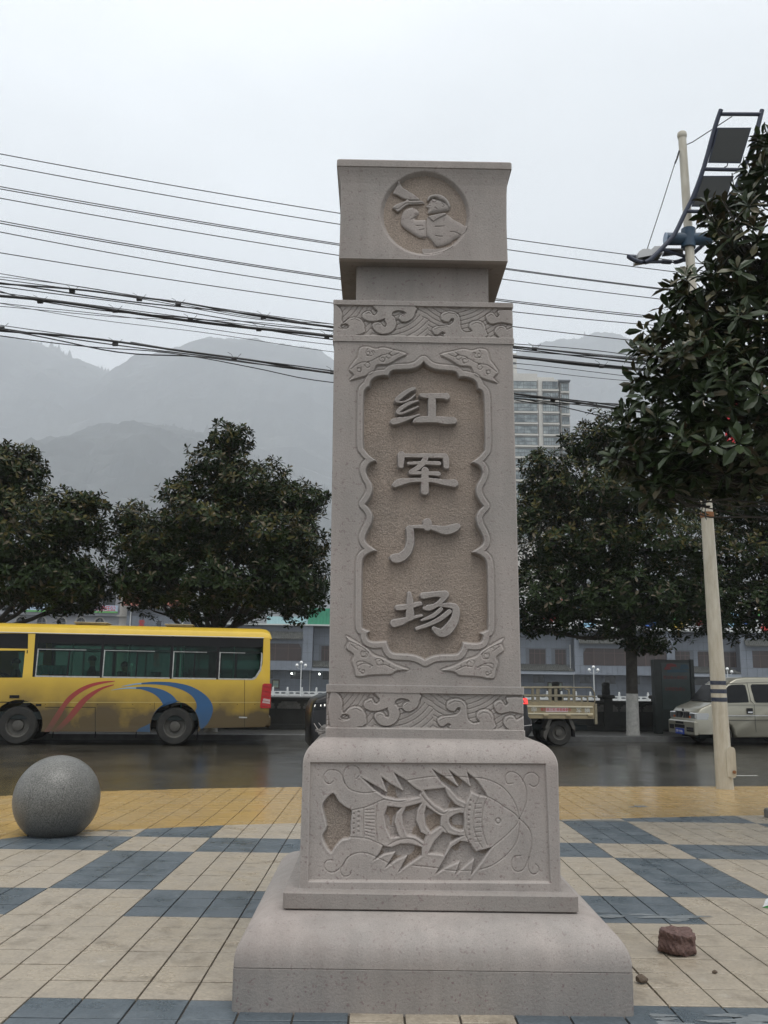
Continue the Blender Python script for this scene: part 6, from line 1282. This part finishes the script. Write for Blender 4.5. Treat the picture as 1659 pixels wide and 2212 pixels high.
for k in range(14):
    zt_ = tZ(438)-k*fl; 
    for bi, (x0, x1, y, nb_) in enumerate(bays):
        z1_ = zt_-.35; z0_ = zt_-fl+.75
        w_ = MB().box(x0+.15, x1-.1, y+(.0 if bi < 2 else 0), y+.25, z0_, z1_).build('window', TGL, tw_); mb = MB(); n_ = nb_*2 if bi < 2 else 3
        for q in range(n_+1): x = x0+.15+(x1-x0-.25)*q/n_; mb.box(x-.05, x+.05, y-.06, y-.001, z0_, z1_)
        mb.box(x0+.15, x1-.1, y-.06, y-.0012, z0_+(z1_-z0_)*.42, z0_+(z1_-z0_)*.42+.1); mb.box(x0+.15, x1-.1, y-.06, y-.0011, z1_-.12, z1_); mb.build('window_frame', TFR, w_)
        MB().box(x0, x1+.1, y-.35, y+.25, zt_-fl+.02, zt_-fl+.5).build('floor_band', TWW, tw_)

# ================================================================== HILLS
HILL = mat('wooded hill', (.022, .028, .030), .95, col2=(.050, .056, .052), vscale=.007, fine=.35, fscale=.04)
def hill(name, pts, Y, depth, seed, rough_=5, ntree=700, zb=-7, k_=1.):
    xs = [at(px, py, Y)[0] for px, py in pts]; zs_ = [at(px, py, Y)[2] for px, py in pts]
    x0, x1 = xs[0]-300, xs[-1]+300; X = np.linspace(x0, x1, 360); cs = crs(list(zip(xs, zs_)), 10); ridge = np.interp(X, [c[0] for c in cs], [c[1] for c in cs])
    r_ = np.random.default_rng(seed); n1 = np.interp(X, np.linspace(x0, x1, 90), r_.normal(0, 1, 90))*rough_+np.interp(X, np.linspace(x0, x1, 300), r_.normal(0, 1, 300))*rough_*.3
    V = []; t_ = np.linspace(0, 1, 70)
    for t in t_:
        prof_ = math.sin(t*math.pi/2)**1.15; spur = np.interp(X, np.linspace(x0, x1, 40), r_.normal(0, 1, 40))*10*k_*math.sin(t*math.pi)
        V.append(np.stack([X, np.full_like(X, Y-depth*(1-t)), zb+(ridge-zb)*prof_+n1*t+spur+r_.normal(0, 1.2, len(X))*(t > .02)], -1))
    V.append(np.stack([X, np.full_like(X, Y+200), ridge-120], -1)); V = np.array(V); ny = len(V); idx = np.arange(ny*360).reshape(ny, 360)
    F = np.stack([idx[:-1, :-1], idx[:-1, 1:], idx[1:, 1:], idx[1:, :-1]], -1).reshape(-1, 4)
    root = link(name, npmesh(name, V.reshape(-1, 3), F, HILL), None, kind='structure')
    vs = []; fs = []; rid = V[-2]
    for i in range(ntree):
        j = r_.random()*358; a_ = rid[int(j)]*(1-j % 1)+rid[int(j)+1]*(j % 1); h = r_.uniform(6, 17)*k_*(1.6 if r_.random() > .93 else 1); w_ = h*r_.uniform(.22, .45); b_ = len(vs)
        for q in range(5): vs.append((a_[0]+w_*math.cos(q*1.257), a_[1]-2+w_*math.sin(q*1.257), a_[2]-2+h*.25*r_.random()))
        vs.append((a_[0]+r_.normal()*.4, a_[1]-2, a_[2]+h)); fs += [(b_+q, b_+(q+1) % 5, b_+5) for q in range(5)]
    link('ridge_trees', npmesh('ridge_trees', vs, fs, HILL), None, kind='stuff')
hill('far_hills', [(-400, 840), (-150, 800), (0, 768), (50, 752), (110, 762), (160, 788), (220, 812), (268, 827), (310, 808), (360, 792), (420, 775), (455, 758), (490, 750), (560, 756), (640, 768), (700, 785), (760, 815), (860, 845), (960, 825), (1060, 800), (1150, 772), (1200, 758), (1250, 745), (1290, 743), (1330, 756), (1380, 775), (1460, 800), (1560, 830), (1700, 860), (2000, 900)], 3000, 1200, 2, rough_=8, ntree=1800, k_=1.8)
hill('near_hill', [(-500, 1150), (-200, 1120), (0, 1060), (100, 1005), (180, 965), (260, 942), (330, 934), (400, 942), (500, 975), (620, 1030), (760, 1100), (900, 1160), (1100, 1200), (1300, 1180), (1500, 1170), (1800, 1200)], 1900, 800, 5, rough_=4, ntree=1100, k_=1.6)

# ================================================================== TREES
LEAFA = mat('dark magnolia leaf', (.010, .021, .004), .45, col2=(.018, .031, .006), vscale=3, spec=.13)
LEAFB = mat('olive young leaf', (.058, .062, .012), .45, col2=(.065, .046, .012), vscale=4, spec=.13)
LEAFC = mat('brown leaf underside', (.075, .060, .032), .6, col2=(.10, .08, .045), vscale=4)
LM = [LEAFA, LEAFB, LEAFC]
LN = [mat('near magnolia leaf', (.015, .028, .008), .38, col2=(.027, .042, .012), vscale=5, spec=.28), mat('near olive leaf', (.06, .062, .022), .35, col2=(.075, .06, .025), vscale=6, spec=.45), mat('near leaf underside', (.060, .060, .036), .6, col2=(.085, .062, .032), vscale=5, spec=.3)]
def leaf_arrays(P, D, U, Ln, Wd, curl):
    """six-point folded leaf at P, pointing along D, with upward side U"""
    S_ = np.cross(D, U); S_ /= np.linalg.norm(S_, axis=1, keepdims=True)+1e-9; U2 = np.cross(S_, D)
    def pt(l, s, h): return P+D*(l*Ln)[:, None]+S_*(s*Wd)[:, None]+U2*(h*Ln)[:, None]
    V = np.stack([pt(0, 0, 0), pt(.36, .36, .05+curl*.1), pt(.72, .46, .04-curl*.25), pt(1, 0, -curl), pt(.72, -.46, .04-curl*.25), pt(.36, -.36, .05+curl*.1), pt(.5, 0, -.01)], 1)
    F = np.array([[0, 6, 2, 1], [6, 3, 2, 2], [0, 5, 4, 6], [6, 4, 3, 3]])
    T_ = np.array([[0, 6, 1], [1, 6, 2], [2, 6, 3], [0, 5, 6], [5, 4, 6], [4, 3, 6]]); return V, T_
def rosettes(C0, A, n, Ln, seed, spread=(35, 95)):
    r = np.random.default_rng(seed); m = len(C0); P = np.repeat(C0, n, 0); Ax = np.repeat(A, n, 0); k = np.tile(np.arange(n), m)
    ph = k*2.4+np.repeat(r.random(m)*6.28, n); tl = np.radians(spread[0]+(spread[1]-spread[0])*(k/(n-1)))+r.normal(0, .15, len(P))
    ref = np.where(np.abs(Ax[:, 2:3]) < .9, np.array([[0, 0, 1.]]), np.array([[1., 0, 0]])); e1 = np.cross(Ax, ref); e1 /= np.linalg.norm(e1, axis=1, keepdims=True); e2 = np.cross(Ax, e1)
    D = Ax*np.cos(tl)[:, None]+(e1*np.cos(ph)[:, None]+e2*np.sin(ph)[:, None])*np.sin(tl)[:, None]; D[:, 2] -= .15*(k/(n-1)); D /= np.linalg.norm(D, axis=1, keepdims=True)
    ln = Ln*r.uniform(.7, 1.15, len(P))*(.75+.35*k/(n-1)); P = P+D*.012-Ax*(.035*k/n)[:, None]*Ln/.17
    return leaf_arrays(P, D, Ax, ln, ln*r.uniform(.38, .46, len(P)), r.uniform(.02, .2, len(P)))
def sample_crown(lobes, nro, seed, inner=.42):
    r = np.random.default_rng(seed); w_ = np.array([(l[3]*l[4]+l[3]*l[5]+l[4]*l[5]) for l in lobes]); w_ = w_/w_.sum(); P = []; A = []
    while len(P) < nro:
        l = lobes[r.choice(len(lobes), p=w_)]; d = r.normal(size=3); d /= np.linalg.norm(d); rad = r.uniform(.80, 1.06) if r.random() > inner else r.uniform(.35, .85)
        rad *= 1+.17*math.sin(d[0]*7+l[0])*math.sin(d[2]*6+d[1]*5)
        if r.random() < .07 and d[2] > -.2: rad *= r.uniform(1.05, 1.28)
        p = np.array(l[:3])+d*rad*np.array(l[3:6])
        if any(np.sum(((p-np.array(q[:3]))/np.array(q[3:6]))**2) < .5 for q in lobes if q is not l) and r.random() > .25: continue
        a = d/np.array(l[3:6]); a /= np.linalg.norm(a); a = a*.7+np.array([0, 0, .55 if d[2] > -.3 else -.1])+r.normal(0, .22, 3); P.append(p); A.append(a/np.linalg.norm(a))
    return np.array(P), np.array(A)
def tree(loc, lobes, nro, leaf, seed, label, trunk_r, fork, lime=None, nsep=0, nleaf=8, name='magnolia_tree', bend=0., sepkey=None, extra=None, thin=False):
    LM = LN if thin else globals()['LM']
    r = random.Random(seed); root = empty(name, loc, 0, label=label, cat='tree', group='street magnolias')
    P, A = sample_crown(lobes, nro, seed)
    if extra is not None: P = np.concatenate([P, extra]); A = np.concatenate([A, np.tile([0, 0, 1.], (len(extra), 1))+np.random.default_rng(3).normal(0, .3, (len(extra), 3))]); A /= np.linalg.norm(A, axis=1, keepdims=True)
    V, T_ = rosettes(P, A, nleaf, leaf, seed)
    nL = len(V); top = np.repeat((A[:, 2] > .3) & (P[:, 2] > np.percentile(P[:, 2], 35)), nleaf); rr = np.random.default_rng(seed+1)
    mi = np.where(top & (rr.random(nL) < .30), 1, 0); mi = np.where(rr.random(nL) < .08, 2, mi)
    keep = np.ones(nL, bool)
    if nsep:
        key = sepkey(V[:, 0]); order = np.argsort(key)[:nsep]; keep[order] = False
        for i in order:
            me = npmesh('leaf', V[i], T_, LM[mi[i]]); link('leaf', me, root)
    Vk = V[keep]; mk = mi[keep]; F = (np.arange(len(Vk))[:, None, None]*7+T_[None]).reshape(-1, 3)
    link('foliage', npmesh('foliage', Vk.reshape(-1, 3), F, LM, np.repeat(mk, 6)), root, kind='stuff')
    # trunk and limbs
    hf = fork; mb = MB(); tp = [(0, 0, -.1), (0, 0, .15), (bend*.3, 0, hf*.5), (bend, 0, hf)]
    if lime: mb1 = MB().tube([(0, 0, -.1), (0, 0, .1), (bend*.3*lime/(hf*.5), 0, lime)], [trunk_r*1.25, trunk_r*1.08, trunk_r*.98], 16).build('limewashed_base', LIME, root, smooth=True)
    z0 = lime or -.1; tt_ = [(bend*.3*z0/(hf*.5) if lime else 0, 0, z0), (bend*.3, 0, max(hf*.5, z0+.05)), (bend, 0, hf)]
    MB().tube(tt_, [trunk_r*.98 if lime else trunk_r*1.15, trunk_r*.93, trunk_r*.9], 16).build('trunk', BARK, root, smooth=True)
    zc = max(l[2]+l[5]*.5 for l in lobes); topl = max(lobes, key=lambda l: l[2]+l[5])
    mb.tube([tuple(p) for p in crs([(bend, 0, hf-.05), (bend*.8, 0, (hf+topl[2])*.5), (topl[0], topl[1], topl[2])], 4)], [trunk_r*.85*(1-.085*k) for k in range(9)], 9)
    for li, l in enumerate(lobes):
        if thin and l[0] < -2.2: r_l = .16
        else: r_l = .5
        base_ = Vector((bend, 0, hf+r.uniform(-.1, .9))); e_ = Vector(l[:3]); mid = (base_+e_)*.5+Vector((0, 0, -.25)); pts_ = crs([base_, mid, e_], 4)
        mb.tube([tuple(p) for p in pts_], [trunk_r*(r_l if not thin else r_l*.55)*(1-.09*k) for k in range(len(pts_))], 7)
        for q in range(4 if thin else 9):
            d = Vector((r.gauss(0, 1), r.gauss(0, 1), r.gauss(.2, .8))).normalized(); t_ = e_+Vector((d.x*l[3], d.y*l[4], d.z*l[5]))*.85; s_ = mid.lerp(e_, r.random())
            mb.tube([tuple(s_), tuple((s_+t_)*.5+Vector((0, 0, -.1))), tuple(t_)], [trunk_r*(.06 if thin else .2), trunk_r*(.045 if thin else .13), trunk_r*.03], 5)
    mb.build('branches', BARK, root, smooth=True); return root
def L3(c, Y0, *a):      # lobe from photo: centre px, half-size px, depth offset, depth radius  -> relative to a trunk at c
    out_ = []
    for (px, py, rx, rz, dy, ry) in a:
        p = at(px, py, c[1]+dy); s_ = (c[1]+dy)/FPX; out_.append((p[0]-c[0], dy, p[2]-c[2], rx*s_, ry, rz*s_))
    return out_
c1t = (-11.6, 24.9, WALKZ)
tree(c1t, L3(c1t, 0, (-30, 1060, 110, 100, 0, 2.4), (40, 1010, 55, 50, -.3, 1.1), (10, 1180, 200, 130, 0, 3.0), (150, 1130, 80, 55, -.5, 1.4), (185, 1085, 48, 22, -.6, .6), (120, 1260, 105, 65, -.2, 2.2), (30, 1000, 30, 40, 0, .8), (195, 1270, 40, 45, 0, 1.2), (-140, 1200, 120, 120, 0, 2.5)), 4200, .215, 21, 'broad dark magnolia at the left edge, its crown cut by the frame behind the bus', .18, 2.1, lime=1.3)
c2t = (-4.9, 25.75, WALKZ)
tree(c2t, L3(c2t, 0, (500, 950, 46, 38, 0, .9), (470, 1010, 62, 50, 0, 1.2), (400, 1065, 48, 42, -.2, .9), (545, 1060, 90, 60, 0, 1.8), (640, 1080, 66, 36, -.3, 1.1), (450, 1140, 110, 72, 0, 2.4), (600, 1170, 108, 80, 0, 2.4), (350, 1180, 98, 62, -.3, 1.9), (285, 1125, 42, 42, -.5, .8), (310, 1250, 62, 60, 0, 1.8), (470, 1265, 190, 76, 0, 2.8), (640, 1255, 74, 86, 0, 2.0), (690, 1070, 22, 8, -.4, .3)), 4800, .215, 22, 'full magnolia with a pointed top between the bus and the monument', .18, 2.1, lime=1.3)
c3t = (7.72, 27.3, WALKZ)
tree(c3t, L3(c3t, 0, (1300, 935, 46, 48, 0, .9), (1250, 965, 46, 42, 0, .9), (1345, 980, 70, 60, 0, 1.4), (1165, 1010, 40, 40, -.2, .8), (1200, 1050, 72, 52, 0, 1.6), (1310, 1080, 130, 80, 0, 2.6), (1150, 1110, 52, 45, -.2, 1.2), (1230, 1180, 128, 85, 0, 2.6), (1400, 1180, 150, 100, 0, 2.6), (1180, 1290, 90, 75, -.2, 2.0), (1330, 1300, 160, 80, 0, 2.8), (1480, 1290, 90, 90, 0, 2.0), (1150, 1350, 35, 24, 0, .8), (1400, 1390, 50, 22, 0, .9)), 5200, .215, 23, 'magnolia with whitewashed trunk foot standing right of the truck', .185, 2.75, lime=1.24, bend=.05)
c4t = (15.2, 28.6, WALKZ)
tree(c4t, L3(c4t, 0, (1600, 1080, 130, 90, 0, 2.2), (1740, 1100, 150, 120, 0, 2.6), (1590, 1210, 115, 100, 0, 2.4), (1590, 1310, 110, 72, 0, 2.2), (1760, 1260, 120, 110, 0, 2.4), (1700, 1000, 80, 60, 0, 1.3)), 3600, .215, 24, 'far magnolia at the right edge, behind the cream pole', .17, 2.2, lime=1.2)
c5t = (6.6, 9.6, -.16)
near_lobes = L3(c5t, 0, (1405, 800, 52, 50, -.1, .5), (1385, 900, 44, 50, -.1, .5), (1400, 985, 66, 36, -.1, .5), (1330, 992, 30, 16, -.2, .2), (1425, 1075, 46, 30, -.1, .4), (1480, 625, 50, 36, -.1, .4), (1440, 700, 46, 40, -.1, .4), (1535, 455, 32, 24, -.1, .3), (1560, 520, 40, 40, 0, .3), (1640, 400, 70, 70, 0, .6), (1610, 560, 80, 90, 0, .8), (1540, 660, 96, 60, -.1, .8), (1590, 760, 130, 80, 0, 1.2), (1480, 800, 95, 70, -.2, .8), (1560, 900, 150, 100, 0, 1.5), (1440, 940, 70, 50, -.2, .7), (1370, 985, 46, 28, -.2, .4), (1500, 1015, 120, 55, 0, 1.1), (1640, 1010, 110, 85, .1, 1.4), (1430, 1065, 42, 40, -.1, .4), (1700, 700, 130, 260, .2, 1.6), (1850, 560, 180, 200, .3, 1.8), (1850, 860, 200, 200, .3, 2.0), (1980, 700, 180, 260, .2, 1.8), (2000, 980, 200, 130, .1, 1.8), (1560, 460, 34, 30, 0, .3), (1660, 310, 40, 30, 0, .4), (1400, 755, 30, 30, -.1, .3))
tree(c5t, near_lobes, 1800, .222, 25, 'large near magnolia leaning in from the right, long glossy leaves hiding the lamp pole', .2, 3.6, nsep=300, nleaf=8, thin=True,
     sepkey=lambda p: np.where((p[:, 0]+c5t[0])/(p[:, 1]+c5t[1]) < .43, (p[:, 1]), 99)+0*p[:, 0])

# ================================================================== HAZE
hz = MB().box(-3300, 3300, -8, 3420, -8.6, 1230).build('haze', mat('tmp', (1, 1, 1)), kind='stuff')
hm = bpy.data.materials.new('valley haze'); hm.use_nodes = True; t = hm.node_tree; t.nodes.clear(); o_ = t.nodes.new('ShaderNodeOutputMaterial'); pv = t.nodes.new('ShaderNodeVolumePrincipled')
pv.inputs['Color'].default_value = (.93, .96, 1, 1); pv.inputs['Density'].default_value = .00037; pv.inputs['Anisotropy'].default_value = .1; t.links.new(pv.outputs[0], o_.inputs['Volume'])
hz.data.materials.clear(); hz.data.materials.append(hm); hz.visible_shadow = True
